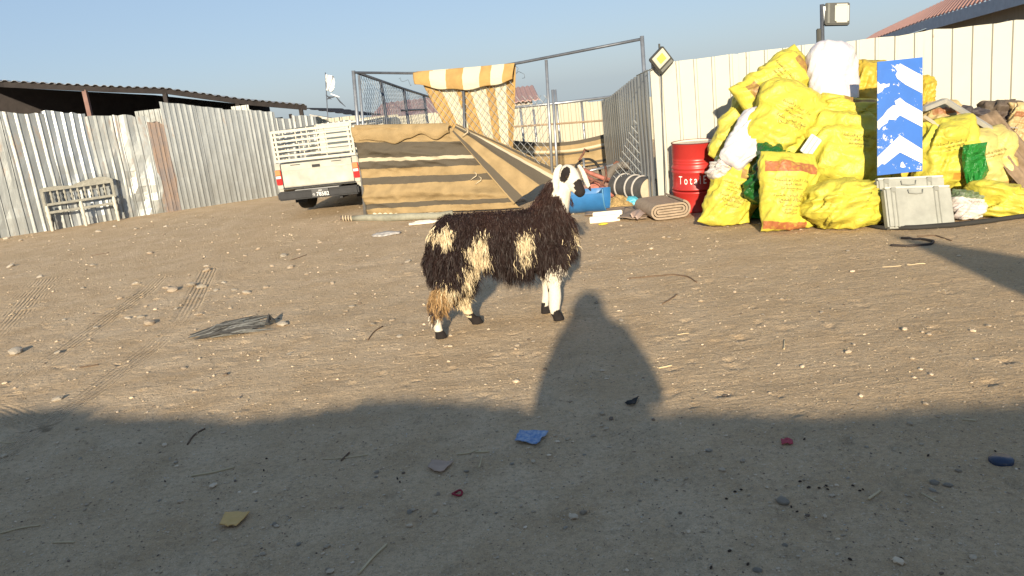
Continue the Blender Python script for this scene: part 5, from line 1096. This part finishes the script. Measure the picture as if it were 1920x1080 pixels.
# ---------------------------------------------------------------- stones
def stone_mesh(seed, sub=2):
    bm = bmesh.new(); bmesh.ops.create_icosphere(bm, subdivisions=sub, radius=1); P = np.array([v.co[:] for v in bm.verts]); Fc = [[v.index for v in f.verts] for f in bm.faces]; bm.free()
    d = 1+.45*fbm(P*1.1+seed*3.3, 3, seed); P = P*d[:, None]*np.array([1, .8, .6]); return P, Fc
M_st = [mat('stone_pale', (.62, .53, .41), var=.2, scale=30, bump=.01, bscale=40), mat('stone_tan', (.54, .43, .31), var=.25, scale=30, bump=.01, bscale=40), mat('stone_grey', (.47, .40, .31), var=.25, scale=30, bump=.01)]
SM = []
for k in range(9):
    P, Fc = stone_mesh(k); me = bpy.data.meshes.new('stone'); me.from_pydata(P.tolist(), [], Fc); me.materials.append(M_st[k % 3]); SM.append(me)
def stone(px, py, wpx, label='pale loose stone lying on the sand', group='loose stones on the sand', k=None, h=.7):
    g_ = G(px, py); s = wpx/2*mpp(g_); o = bpy.data.objects.new('stone', SM[k if k is not None else random.randrange(9)]); COL.objects.link(o)
    o.location = (g_[0], g_[1], gh(g_[0], g_[1])+s*.22); o.scale = (s, s, s*h); o.rotation_euler = (random.uniform(-.3, .3), random.uniform(-.3, .3), random.uniform(0, 6.28)); return tag(o, label, 'stone', group)
stone(1468, 946, 30, 'largest rounded stone on shaded sand at lower right beside droppings', None, 2); stone(30, 663, 34, 'big pale stone at the left edge on sunlit sand', None, 0); stone(282, 608, 26, 'pale angular stone left of the grey frond bundle', None, 1)
stone(530, 609, 24, 'pale stone touching the right end of the grey frond bundle', None, 0); stone(109, 749, 22, 'white stone by the tyre track just above the shadow line at left', None, 3)
STN = []
for x, y, w in ((325, 545, 26), (312, 540, 14), (361, 535, 22), (378, 538, 20), (388, 507, 18), (388, 500, 12), (282, 475, 14), (256, 533, 16), (374, 592, 14), (107, 662, 14), (174, 498, 14), (463, 550, 18), (533, 481, 18), (545, 502, 18), (624, 532, 12), (660, 575, 14), (545, 663, 16), (240, 597, 14), (265, 595, 16), (20, 501, 16), (45, 580, 10), (765, 492, 14), (500, 540, 14), (575, 515, 10), (484, 467, 12), (650, 583, 10), (735, 602, 12),
              (750, 633, 14), (700, 610, 12), (345, 690, 14), (180, 613, 12), (155, 540, 12), (120, 600, 10), (420, 530, 12), (405, 545, 12), (440, 545, 12), (1752, 908, 20), (1778, 912, 18), (1748, 922, 14), (1797, 885, 14), (1329, 847, 16), (768, 962, 14), (822, 929, 12), (875, 884, 12), (1094, 963, 18), (615, 1068, 12), (515, 983, 12), (836, 650, 12), (1165, 600, 10), (1238, 570, 8), (1420, 1072, 20), (1472, 1028, 12), (1540, 585, 10), (1430, 590, 8), (1095, 850, 10), (960, 870, 10), (705, 895, 8), (707, 887, 12), (1000, 640, 8), (600, 455, 10), (640, 470, 10), (560, 470, 10), (460, 480, 10), (510, 500, 10), (690, 480, 10), (1120, 460, 8), (1255, 445, 8), (1330, 470, 8), (1400, 520, 8), (1465, 560, 8), (1590, 470, 8), (255, 430, 10), (185, 435, 12), (215, 425, 8), (40, 452, 10), (12, 448, 12), (310, 425, 8), (130, 470, 8), (75, 520, 12), (60, 560, 10), (225, 560, 12), (330, 580, 10), (1060, 990, 10), (930, 960, 8), (1200, 940, 8), (1230, 900, 8), (1590, 900, 8), (1690, 980, 8), (1625, 840, 8), (300, 940, 8), (210, 905, 8), (150, 860, 8), (330, 870, 10), (480, 940, 8), (560, 1020, 12)):
    STN.append((x, y, w, stone(x, y, w*.95)))
ANC = [('grey frond bundle', 435, 620), ('yellow-brown card', 440, 980), ('blue wrapper', 998, 826), ('pinkish torn paper', 828, 880), ('red ring', 858, 927), ('dark blue lid', 1877, 864), ('largest rounded stone', 1468, 946), ('sheep hind hooves', 840, 632), ('crumpled foil scrap', 724, 440), ('pale bench', 150, 425), ('dark stool', 0, 445), ('red plastic scrap', 1475, 834), ('head of the person shadow', 1102, 570), ('leftmost big stone', 30, 663), ('white track-side stone', 109, 749), ('hose loop', 1715, 455), ('long curved twig', 1240, 518), ('upright printed sack', 1474, 437), ('rubber crescent', 1185, 757), ('parked pickup', 590, 395), ('bottom left corner', 0, 1080), ('bottom right corner', 1920, 1080), ('middle of the bottom edge', 960, 1080), ('sheep chest', 1060, 470)]
ORD = ['closest', 'second closest', 'third closest', 'fourth closest', 'fifth closest', 'sixth closest', 'seventh closest', 'eighth closest', 'ninth closest', 'tenth closest', 'eleventh closest', 'twelfth closest']
for x, y, w, o in STN:
    best = None
    for an, ax0, ay0 in ANC:
        d0 = math.hypot(x-ax0, y-ay0); rk = sum(math.hypot(x2-ax0, y2-ay0) < d0 for x2, y2, _, _ in STN)
        if rk < len(ORD) and (best is None or (rk, d0) < best[:2]): best = (rk, d0, an)
    if best: o['label'] = ('fair-sized' if w >= 16 else 'small')+' loose stone on the sand, '+ORD[best[0]]+' to the '+best[2]
M_dung = mat('dung', (.055, .038, .026), rough=.8); P, Fc = stone_mesh(50, 1); me = bpy.data.meshes.new('dropping'); me.from_pydata((P*[1, .8, 1.1]).tolist(), [], Fc); me.materials.append(M_dung)
for x, y in ((1378, 925), (1362, 938), (1390, 922), (1516, 917), (1536, 920), (1549, 916), (1552, 922), (1500, 907), (1612, 925), (1618, 922), (1599, 915), (1495, 964), (1484, 955), (1368, 1037), (1402, 1058), (1594, 1055), (1690, 1052), (1334, 1068), (1508, 828), (1866, 848), (1740, 858), (495, 885), (500, 862), (750, 905), (745, 898), (310, 905)):
    g_ = G(x, y); o = bpy.data.objects.new('dropping', me); COL.objects.link(o); s = random.uniform(.006, .009); o.location = (g_[0], g_[1], gh(g_[0], g_[1])+s*.5); o.scale = (s*1.3, s, s); o.rotation_euler = (0, 0, random.random()*6); tag(o, 'small dark round sheep dropping on the sand', 'dropping', 'sheep droppings on the sand')
# gravel: thousands of small stones nobody could count
P1, F1 = stone_mesh(70, 1); rs = np.random.RandomState(3); mbV, mbF, cols = [], [], []; nst = 13000
ys = 2.0+(rs.rand(nst)**1.4)*14; xs = (rs.rand(nst)*2-1)*(.72*ys+.6); keep = (fbm(np.stack([xs*.9, ys*.9, ys*0], 1), 3, 77)+rs.rand(nst)*.9-.10*np.clip(xs, 0, 3)) > .15; k = 0; off = 0
for x, y in zip(xs[keep], ys[keep]):
    s = min(.0032*math.exp(rs.randn()*.7)*(1+.07*y), .026); a = rs.rand()*6.28; ca, sa_ = math.cos(a), math.sin(a); Q = P1*s*np.array([1, 1, .8])*np.array([1, rs.uniform(.6, 1), rs.uniform(.6, 1)])
    Q = np.stack([Q[:, 0]*ca-Q[:, 1]*sa_+x, Q[:, 0]*sa_+Q[:, 1]*ca+y, Q[:, 2]+gh(x, y)+s*.25], 1); mbV.append(Q); cc_ = np.array([.54, .43, .30])*rs.uniform(.6, 1.25)+rs.uniform(-.02, .02); 
    if rs.rand() < .08: cc_ = np.array([.16, .12, .085])
    cols.append(np.tile(np.clip(cc_, .02, .75), (len(P1), 1)))
fk = rs.rand(7000); fy = 2.0+fk**1.3*10; fx = (rs.rand(7000)*2-1)*(.72*fy+.4); FV, FC = [], []
for x, y in zip(fx, fy):
    L_ = rs.uniform(.004, .022)*(.6+.09*y); W_ = rs.uniform(.001, .003)*(.6+.09*y); a = rs.rand()*6.28; d_ = np.array([math.cos(a), math.sin(a), rs.uniform(-.15, .15)]); n_ = np.array([-math.sin(a), math.cos(a), 0]); c_ = np.array([x, y, gh(x, y)+.003])
    FV.append([c_-d_*L_/2-n_*W_, c_+d_*L_/2-n_*W_*.5, c_+d_*L_/2+n_*W_*.5, c_-d_*L_/2+n_*W_, c_+[0, 0, W_*1.5]]); FC.append(np.tile((np.array([.24, .175, .115]) if rs.rand() < .6 else np.array([.55, .44, .28]))*rs.uniform(.7, 1.2), (5, 1)))
for _ in range(9000):                    # finer grit close to the camera
    y = 2.0+rs.rand()*3.2; x = (rs.rand()*2-1)*(.72*y+.4); s = .0022*math.exp(rs.randn()*.45); a = rs.rand()*6.28; ca, sa_ = math.cos(a), math.sin(a); Q = P1*s*np.array([1, .8, .7])
    mbV.append(np.stack([Q[:, 0]*ca-Q[:, 1]*sa_+x, Q[:, 0]*sa_+Q[:, 1]*ca+y, Q[:, 2]+gh(x, y)+s*.3], 1)); cols.append(np.tile((np.array([.62, .51, .38]) if rs.rand() < .6 else np.array([.20, .15, .11]))*rs.uniform(.7, 1.2), (len(P1), 1)))
nF = np.array(F1); Fg = np.vstack([nF+i*len(P1) for i in range(len(mbV))])
nb_ = len(mbV)*len(P1); Ff = [tuple(nb_+i*5+k for k in f) for i in range(len(FV)) for f in ((0, 1, 4), (1, 2, 4), (2, 3, 4), (3, 0, 4))]; cols += FC
gr = obj('gravel', np.vstack(mbV+[np.array(FV).reshape(-1, 3)]), Fg.tolist()+Ff, mat('gravel', (1, 1, 1), attr='Col', var=.15), None, attrs={'Col': np.vstack(cols)}, loc=(0, 0, 0)); tag(gr, 'fine pale gravel strewn over the sandy yard', 'gravel', kind='stuff')

# ================================================================ THE SHEEP
SP0 = np.array([-.09, 5.93, 0]); SDv = np.array([.9906, .137, 0]); SNv = np.array([.137, -.9906, 0])       # forward; towards the camera
def S(px, py, lat=0.): return PL(px, py, SP0+SNv*lat, SNv)
def pixv(P):
    v = np.atleast_2d(P)-EYE; z = v@FWD; return np.stack([960+F*(v@RT)/z, 540-F*(v@UP)/z], 1)
def loft(mb, secs, n=20):
    """secs: list of (centre, axis_a, axis_b) ellipses"""
    V = []
    for c, a, b in secs:
        for k in range(n): th = 2*math.pi*k/n; V.append(c+a*math.cos(th)+b*math.sin(th))
    m = len(secs); Fc = [(i*n+k, i*n+(k+1) % n, (i+1)*n+(k+1) % n, (i+1)*n+k) for i in range(m-1) for k in range(n)]+[tuple(range(n))[::-1], tuple(range((m-1)*n, m*n))]
    mb.add(V, Fc)
def resample(P, r, n):
    P = np.asarray(P, float); s = np.linspace(0, len(P)-1, n); Q = np.stack([np.interp(s, range(len(P)), P[:, k]) for k in range(3)], 1)
    for _ in range(2): Q[1:-1] = (Q[:-2]+2*Q[1:-1]+Q[2:])/4
    return Q, np.interp(s, range(len(P)), r)
def inside(poly, p):
    x, y = p[:, 0], p[:, 1]; r = np.zeros(len(p), bool); n = len(poly)
    for i in range(n):
        (x0, y0), (x1, y1) = poly[i], poly[(i+1) % n]
        c = ((y0 > y) != (y1 > y)) & (x < (x1-x0)*(y-y0)/((y1-y0)+1e-9)+x0); r ^= c
    return r
def sheep():
    t = thing('sheep', 'black and cream long-haired sheep with white face standing side-on on the sand', 'sheep', SP0)
    mb = MB(); up = np.array([0, 0, 1.])
    secs = []
    for x, yt, yb, hw in ((810, 440, 490, .05), (820, 420, 500, .10), (832, 408, 506, .145), (870, 402, 492, .17), (920, 400, 494, .18), (970, 397, 498, .18), (1008, 392, 500, .165), (1036, 388, 494, .14), (1060, 400, 485, .10), (1073, 418, 468, .055)):
        a, b = S(x, yt), S(x, yb); secs.append(((a+b)/2, (a-b)/2, SNv*hw))
    loft(mb, secs)
    Q, r = resample([S(1012, 432), S(1034, 398), S(1046, 368), S(1054, 340), S(1060, 322)], [.17, .135, .10, .078, .065], 14); mb.tube(Q, r, 16)
    # fat tail
    Q, r = resample([S(822, 455), S(820, 490), S(822, 522)], [.07, .085, .045], 8); mb.tube(Q, r, 14)
    # head
    Bk = S(1057, 321, .0); Ns = S(1093, 364, .125); hf = Ns-Bk; HL = np.linalg.norm(hf); hf /= HL; hs = np.cross(hf, up); hs /= np.linalg.norm(hs); hu = np.cross(hs, hf)      # hs: to the animal's right (towards camera side)
    if hs@SNv < 0: hs = -hs
    if hu[2] < 0: hu = -hu
    secs = [(Bk+hf*HL*s+hu*o, hs*w, hu*h) for s, w, h, o in ((-.14, .02, .025, -.005), (-.08, .05, .055, 0), (.04, .064, .075, .004), (.2, .069, .082, .006), (.36, .064, .078, .006), (.52, .053, .068, .004), (.66, .045, .056, .0), (.78, .041, .048, -.003), (.9, .039, .042, -.006), (.98, .034, .034, -.008), (1.03, .018, .018, -.010))]
    loft(mb, secs, 20)
    for sg in (1, -1):
        c = Bk+hf*HL*.30+hu*.038+hs*sg*.052; mb.lathe([(.002, -.022), (.016, -.015), (.021, 0), (.016, .015), (.002, .022)], 10, c)
    # ears
    def ear(pts, wid, wd, thn):
        P, w = resample(pts, wid, 12); secs = []
        T = np.gradient(P, axis=0)
        for i in range(len(P)):
            tt = T[i]/np.linalg.norm(T[i]); a = wd-tt*(wd@tt); a /= np.linalg.norm(a); b = np.cross(tt, a); secs.append((P[i], a*w[i], b*thn))
        loft(mb, secs, 14)
    ear([S(1052, 309, .05), S(1044, 318, .085), S(1042, 336, .095), S(1042, 352, .09), S(1043, 366, .08)], [.016, .026, .029, .024, .008], RT, .010)
    ear([S(1084, 309, -.01), S(1092, 320, -.02), S(1098, 336, -.02), S(1104, 350, -.02), S(1108, 359, -.02)], [.014, .02, .022, .018, .006], RT*.8+UP*.3, .009)
    def leg(pts, lat, r, hoof):
        P = [S(x, y, lat*(1 if i > 1 else .8)) for i, (x, y) in enumerate(pts)]; P[-1][2] = max(P[-1][2], .03); Q, rr = resample(P, r, 22); mb.tube(Q, rr, 12)
        h = P[-1]; toe = SDv
        mb.add(*hoofm(h, toe, hoof))
    def hoofm(h, toe, s):
        m2 = MB(); side_ = np.cross(toe, up); c = np.array([h[0], h[1], 0.])
        secs = [(c+toe*.012+up*z, toe*a, side_*b) for z, a, b in ((.004, .048*s, .036*s), (.02, .046*s, .035*s), (.04, .036*s, .03*s), (.062, .028*s, .026*s))]; loft(m2, secs, 14); return np.vstack(m2.V), m2.F
    leg([(846, 470), (860, 508), (834, 545), (816, 572), (818, 602), (823, 622), (824, 629)], .12, [.11, .09, .06, .045, .034, .031, .032], 1.0)
    leg([(850, 478), (874, 515), (860, 548), (868, 570), (882, 592), (890, 600), (892, 602)], -.125, [.10, .08, .052, .040, .032, .031, .032], 1.0)
    leg([(1034, 462), (1039, 490), (1036, 522), (1041, 556), (1039, 578), (1043, 592), (1045, 598)], .125, [.10, .075, .05, .052, .043, .033, .032], .95)
    leg([(1028, 470), (1028, 500), (1026, 528), (1026, 548), (1022, 566), (1021, 578), (1021, 582)], -.125, [.095, .07, .046, .038, .029, .029, .030], .95)
    V, N, Fc = remesh(np.vstack(mb.V), mb.F, .0075, 'body', None, t, 5)
    V[:, 2] = np.maximum(V[:, 2], .002)
    # ---- coat pattern, in the animal's own side view
    lat = (V-SP0)@SNv; Vm = V-lat[:, None]*SNv; q = pixv(Vm+SNv*np.clip(np.abs(lat)[:, None], 0, .12))
    px, py = q[:, 0], q[:, 1]; jit = 13*fbm(V*9, 4, 9); jx, jy = px+jit, py+15*fbm(V*9+9, 4, 4); qj = np.stack([jx, jy], 1)
    dark = np.array([.022, .012, .010]); cream = np.array([.66, .53, .33]); tan = np.array([.34, .21, .095]); white = np.array([.68, .61, .50]); black = np.array([.016, .012, .011]); 
    C = np.tile(dark, (len(V), 1)); red = np.clip((440-py)/60, 0, 1)*np.clip(.5+fbm(V*7, 3, 3), 0, 1); C = C+red[:, None]*np.array([.026, .010, .006])
    polys = [[(800, 428), (818, 434), (852, 430), (857, 456), (840, 466), (822, 452), (799, 450)], [(888, 428), (914, 430), (924, 472), (910, 484), (892, 500), (874, 496), (860, 470), (880, 452)], [(968, 430), (994, 428), (1000, 482), (986, 490), (968, 466)]]
    cm = np.zeros(len(V), bool)
    for p in polys:
        cx0 = sum(a for a, _ in p)/len(p); cy0 = sum(b for _, b in p)/len(p); cm |= inside([(cx0+(a-cx0)*.78, cy0+(b-cy0)*.86) for a, b in p], qj)
    C[cm] = cream
    ll = (jy > 530) & (jx < 880); C[ll] = tan; C[(jy > 500) & (jx > 866) & (jx < 884) & (jy < 560)] = cream
    ll2 = ll & (fbm(V*11, 3, 30) > .12); C[ll2] = cream; C[ll & (fbm(V*9+3, 3, 31) > .25)] = dark*1.6
    C[(py > 596) & (px < 850)] = white; C[(px > 862) & (py > 556) & (px < 960)] = cream*.95
    fl = (px > 1005) & (jy > 494) & (V[:, 2] < .5); C[fl] = white; C[(px > 1000) & (jx < 1027) & (py > 495) & (py < 548)] = dark
    chest = (px > 1056) & (py > 430) & (py < 500) & (fbm(V*16, 2, 8) > .25); C[chest] = cream
    # hooves and pasterns
    hz = V[:, 2]; C[(hz < .07)] = black; pas = (hz < .10) & (fbm(V*18, 2, 2) > -.1) & ((px > 860)); C[pas] = black
    # head
    rel = V-Bk; hx = rel@hf/HL; hy = rel@hs; hz_ = rel@hu; pr = pixv(V); ishead = (hx > -.22) & (np.linalg.norm(rel-np.outer(rel@hf, hf), axis=1) < .125) & (pr[:, 1] < 372) & (V[:, 2] > .8)
    earm = ((pr[:, 0] < 1050) & (pr[:, 0] > 1032) & (pr[:, 1] > 305) & (pr[:, 1] < 368) & (lat > .072)) | ((pr[:, 0] > 1082) & (pr[:, 1] < 362) & (lat < .03) & (hx < .75) & (V[:, 2] > .75))
    C[ishead | earm] = white
    Pm = V-(2*np.minimum(hy, 0))[:, None]*hs                                        # fold the far cheek onto the near one
    pe = pixv(Pm); ex_, ey_ = pe[:, 0]-1059.5, pe[:, 1]-328; an = .35; a_ = ex_*math.cos(an)+ey_*math.sin(an); b_ = -ex_*math.sin(an)+ey_*math.cos(an)
    eyep = ishead & ~earm & ((a_/8.5)**2+(b_/16.5)**2 < 1+.25*fbm(V*30, 2, 3)) & (np.abs(hy) > .028); C[eyep] = black
    C[ishead & ~earm & (hx > .70+.10*(hz_ < -.0)-.10*(hz_ > .02)+.03*fbm(V*30, 2, 6)) & (hx < 1.3)] = black*1.2
    C[ishead & (hx > .5) & (hz_ < -.045) & (hx > .72)] = black*1.2
    thr = inside([(1046, 360), (1070, 356), (1068, 384), (1067, 404), (1062, 402), (1054, 382)], pr) & (lat > -.05); C[thr] = white
    body = obj('body', V, Fc, mat('sheep_skin', (1, 1, 1), rough=.85, attr='Col', var=.12, scale=60, bump=.004, bscale=150), t, smooth=True, attrs={'Col': C})
    for sg in (1, -1):
        c = Bk+hf*HL*.31+hu*.034+hs*sg*.066; mb = MB(); mb.lathe([(.001, -.012), (.009, -.008), (.0125, 0), (.009, .008), (.001, .012)], 12, c); mb.build('eye', mat('eye', (.035, .02, .01), rough=.08, spec=.7, var=.1), t, smooth=True)
    # ---- fleece: curved tapering locks
    rs = np.random.RandomState(11)
    face = ishead | earm | thr | ((pr[:, 0] > 1078) & (pr[:, 1] < 372) & (V[:, 2] > .7))
    ok = ~face & ~((hx > -.02) & (pr[:, 1] < 340))
    legl = (V[:, 2] < .42)
    front = legl & (px > 1003); ok &= ~(front & (py > 530)); ok &= ~(legl & (px < 960) & (V[:, 2] < .17))
    idx = np.where(ok)[0]; nl = 7000; r = rs.choice(idx, nl)
    # thin out on the front shins
    R, NN, CC = V[r], N[r], C[r]; low = V[r][:, 2]
    Ln = np.where(low > .62, .070, .090)*rs.uniform(.6, 1.25, nl); Ln = np.where((R[:, 2] < .42) & (px[r] < 960), .075*rs.uniform(.7, 1.3, nl), Ln); Ln = np.where((R[:, 2] < .26) & (px[r] < 960), .05, Ln); Ln = np.where((R[:, 2] < .42) & (px[r] >= 1003), .035, Ln)
    Ln = np.where((px[r] > 1035) & (R[:, 2] > .6), .085*rs.uniform(.7, 1.2, nl), Ln); bel = (R[:, 2] < .52) & (R[:, 2] > .38) & (px[r] > 890) & (px[r] < 1010) & (NN[:, 2] < -.1); Ln = np.where(bel, np.where((px[r] > 925) & (px[r] < 1000), .115, .045)*rs.uniform(.5, 1.3, nl), Ln); Ln = Ln*np.where(rs.rand(nl) < .15, 1.4, 1)*(1+.35*fbm(R*6, 2, 5))
    from mathutils.kdtree import KDTree
    kd = KDTree(len(V)); [kd.insert(v, i) for i, v in enumerate(V)]; kd.balance()
    mixi = [np.array([kd.find(p)[1] for p in R+rs.randn(nl, 3)*.016]) for _ in range(3)]; mixi = [np.where(face[m_], r, m_) for m_ in mixi]
    ns, seg = 11, 5; Vs, Fs, Cs = [], [], []; T = np.linspace(0, 1, seg)[None, :, None]
    dn = np.array([0, 0, -1.]); back = -SDv
    for s_ in range(ns):
        j = rs.randn(nl, 3)*.012; root = R+j-NN*.006; d0 = NN*.55+dn*.45+back*.10+rs.randn(nl, 3)*.16; d0 /= np.linalg.norm(d0, axis=1)[:, None]
        g_ = dn*.75+NN*.08+rs.randn(nl, 3)*.05; wv = rs.randn(nl, 3)*.16
        L = (Ln*rs.uniform(.8, 1.15, nl))[:, None, None]
        Pth = root[:, None]+L*(T*(1-.5*T)*d0[:, None]+T*T*.62*g_[:, None]+.5*wv[:, None]*np.sin(T*5+rs.rand(nl, 1, 1)*6)*T)-j[:, None]*T*.85
        Pth[:, :, 2] = np.maximum(Pth[:, :, 2], .012)
        tang = Pth[:, -1]-Pth[:, 0]; wd = np.cross(tang, rs.randn(nl, 3)+NN*1.2); wd /= np.linalg.norm(wd, axis=1)[:, None]+1e-9
        w = (rs.uniform(.0011, .0031, nl))[:, None, None]*np.array([.8, 1, .9, .65, .12])[None, :, None]
        A_, B_ = Pth+wd[:, None]*w, Pth-wd[:, None]*w; VV = np.stack([A_, B_], 2).reshape(nl, seg*2, 3); base = (np.arange(nl)*seg*2+s_*nl*seg*2)[:, None, None]
        f = np.array([[2*k, 2*k+1, 2*k+3, 2*k+2] for k in range(seg-1)])[None]; Fs.append((base+f).reshape(-1, 4)); Vs.append(VV.reshape(-1, 3))
        cc = C[mixi[s_ % 3]]*rs.uniform(.7, 1.3, nl)[:, None]; Cs.append(np.repeat(cc, seg*2, 0))
    fo = obj('fleece', np.vstack(Vs), np.vstack(Fs).tolist(), mat('fleece', (1, 1, 1), rough=.55, attr='Col', var=.15, scale=25, spec=.25), t, smooth=True, attrs={'Col': np.clip(np.vstack(Cs), 0, .9)}); fo['kind'] = 'stuff'
    return t
sheep()

# ================================================================ PHOTOGRAPHER AND WHAT STANDS BEHIND THE CAMERA (cast the long shadows)
def person():
    t = thing('person', 'person in grey robe and head cloth holding a phone, casting the long shadow', 'person', (0, -.32, 0)); mb = MB(); X = np.array([1., 0, 0]); Yv = np.array([0, 1., 0]); c0 = np.array([0, -.32, 0])
    loft(mb, [(c0+[0, 0, z], X*a, Yv*b) for z, a, b in ((.10, .25, .19), (.4, .24, .18), (.8, .23, .17), (1.0, .225, .16), (1.2, .27, .16), (1.38, .28, .15), (1.50, .28, .14), (1.58, .27, .125), (1.62, .245, .11), (1.645, .18, .10), (1.66, .10, .09), (1.69, .06, .06))], 24)
    mb.tube([c0+[0, .01, 1.58], c0+[0, .02, 1.68]], .06, 12)
    loft(mb, [(c0+[0, .02, z], X*a, Yv*b) for z, a, b in ((1.63, .035, .05), (1.66, .06, .08), (1.72, .078, .10), (1.78, .083, .105), (1.84, .075, .095), (1.88, .045, .055))], 18)
    mb.tube([c0+[0, .12, 1.765], c0+[0, .145, 1.735], c0+[0, .12, 1.72]], [.012, .018, .012], 8)
    for s in (-1, 1):
        Q, r = resample([c0+[s*.20, 0, 1.54], c0+[s*.28, .02, 1.36], c0+[s*.315, .08, 1.20], c0+[s*.24, .17, 1.42], c0+[s*.10, .25, 1.64]], [.075, .075, .07, .06, .045], 20); mb.tube(Q, r, 12)
        mb.tube([c0+[s*.1, 0, .12], c0+[s*.1, 0, .05]], .06, 10); mb.tube([c0+[s*.1, -.06, .04], c0+[s*.11, .14, .035]], [.045, .04], 10)
    V, N, Fc = remesh(np.vstack(mb.V), mb.F, .014, 'body', None, t, 5); V[:, 2] = np.maximum(V[:, 2], 0); skin = np.array([.36, .22, .14]); robe = np.array([.34, .33, .31]); C = np.where((V[:, 2] > 1.60)[:, None] | (V[:, 2] < .08)[:, None], skin, robe)
    obj('body', V, Fc, mat('person_body', (1, 1, 1), attr='Col', var=.08), t, smooth=True, attrs={'Col': C})
    mb = MB(); loft(mb, [(c0+[0, -.01, z], X*a, Yv*b) for z, a, b in ((1.60, .085, .10), (1.66, .095, .11), (1.76, .116, .12), (1.84, .110, .115), (1.885, .085, .09), (1.91, .045, .05), (1.92, .01, .01))], 20); V = np.vstack(mb.V); fr = V[:, 1] > c0[1]+.05; V[fr & (V[:, 2] < 1.85), 1] = c0[1]+.05; obj('head_cloth', V, mb.F, mat('head_cloth', (.66, .62, .56), var=.08), t, smooth=True)
    sk = mat('skin', (.36, .22, .14), var=.08)
    for s in (-1, 1):
        w = c0+np.array([s*.10, .25, 1.64]); pm = c0+np.array([s*.085, .275, 1.70]); mb = MB(); loft(mb, [(w, X*.032, Yv*.022), (pm, X*.042, Yv*.018), (pm+[0, .005, .03], X*.038, Yv*.014)], 10)
        for k, L in enumerate((.062, .072, .068, .05)):
            b = pm+np.array([s*(-.024+.016*k), 0, .028]); mb.tube([b, b+[-s*.012, .004, L*.5], b+[-s*.03, .012, L*.8]], [.009, .0085, .007], 8)
        mb.tube([pm+[-s*.034, .005, -.012], pm+[-s*.052, .01, .018], pm+[-s*.056, .012, .042]], [.011, .010, .008], 8); mb.build('hand', sk, t, smooth=True)
        c = c0+np.array([s*.032, .108, 1.775]); mb = MB(); mb.lathe([(.001, -.011), (.009, -.007), (.011, 0), (.009, .007), (.001, .011)], 10, c); mb.build('eye', mat('eye_white', (.6, .58, .55), rough=.2), t)
    ph = MB().box((0, -.035, 1.745), (.16, .009, .078), None, .004).build('phone', mat('phone_black', (.02, .02, .022), rough=.3)); tag(ph, 'black phone held up sideways by the person behind the viewpoint', 'phone')
person()
wl = thing('low_wall', 'low block wall behind the viewpoint casting the broad foreground shadow', 'wall', (-2, -.6, 0)); Mw = mat('block_wall', (.42, .38, .32), var=.15, bump=.006)
wd = np.array([1., -.25, 0]); wd /= np.linalg.norm(wd)
def wpt(x): return np.array([x, -.95-.25*x, 0])
for i in range(62):
    x0 = -9.5+i*.20; 
    if x0 > 2.4: break
    hh = 1.385+.10*fbm(np.array([[i*.17, 0, 0.]]), 3, 5)[0]
    a, b = wpt(x0), wpt(x0+.202); MB().bar(a+[0, 0, hh/2-.03], b+[0, 0, hh/2-.03], .15, hh+.06, upv=(0, 0, 1)).build('wall_bay', Mw, wl)
fs = thing('shadow_shed', 'unseen added shed shape with sloping roof, out of frame, casting the right-edge shadow wedge', 'shed', (3.6, -1.2, 0))  # added unseen shed shape, sized so its roof end casts the right-hand shadow wedge
xa, ya, za, sl_ = 2.90, -.9, 2.27, .66
V = [(xa, ya, -.05), (xa+3, ya, -.05), (xa+3, ya, za-3*sl_), (xa, ya, za), (xa, ya-2.5, -.05), (xa+3, ya-2.5, -.05), (xa+3, ya-2.5, za-3*sl_), (xa, ya-2.5, za)]
obj('walls', V, [(0, 1, 2, 3), (7, 6, 5, 4), (0, 4, 5, 1), (0, 3, 7, 4), (1, 5, 6, 2)], M_galv, fs)
obj('roof', [(xa-.02, ya+.04, za+.01), (xa+3.1, ya+.04, za-3.1*sl_+.01), (xa+3.1, ya-2.6, za-3.1*sl_+.01), (xa-.02, ya-2.6, za+.01), (xa-.02, ya+.04, za+.04), (xa+3.1, ya+.04, za-3.1*sl_+.04), (xa+3.1, ya-2.6, za-3.1*sl_+.04), (xa-.02, ya-2.6, za+.04)], [(3, 2, 1, 0), (4, 5, 6, 7), (0, 1, 5, 4), (2, 3, 7, 6), (1, 2, 6, 5), (0, 4, 7, 3)], M_roofm, fs)
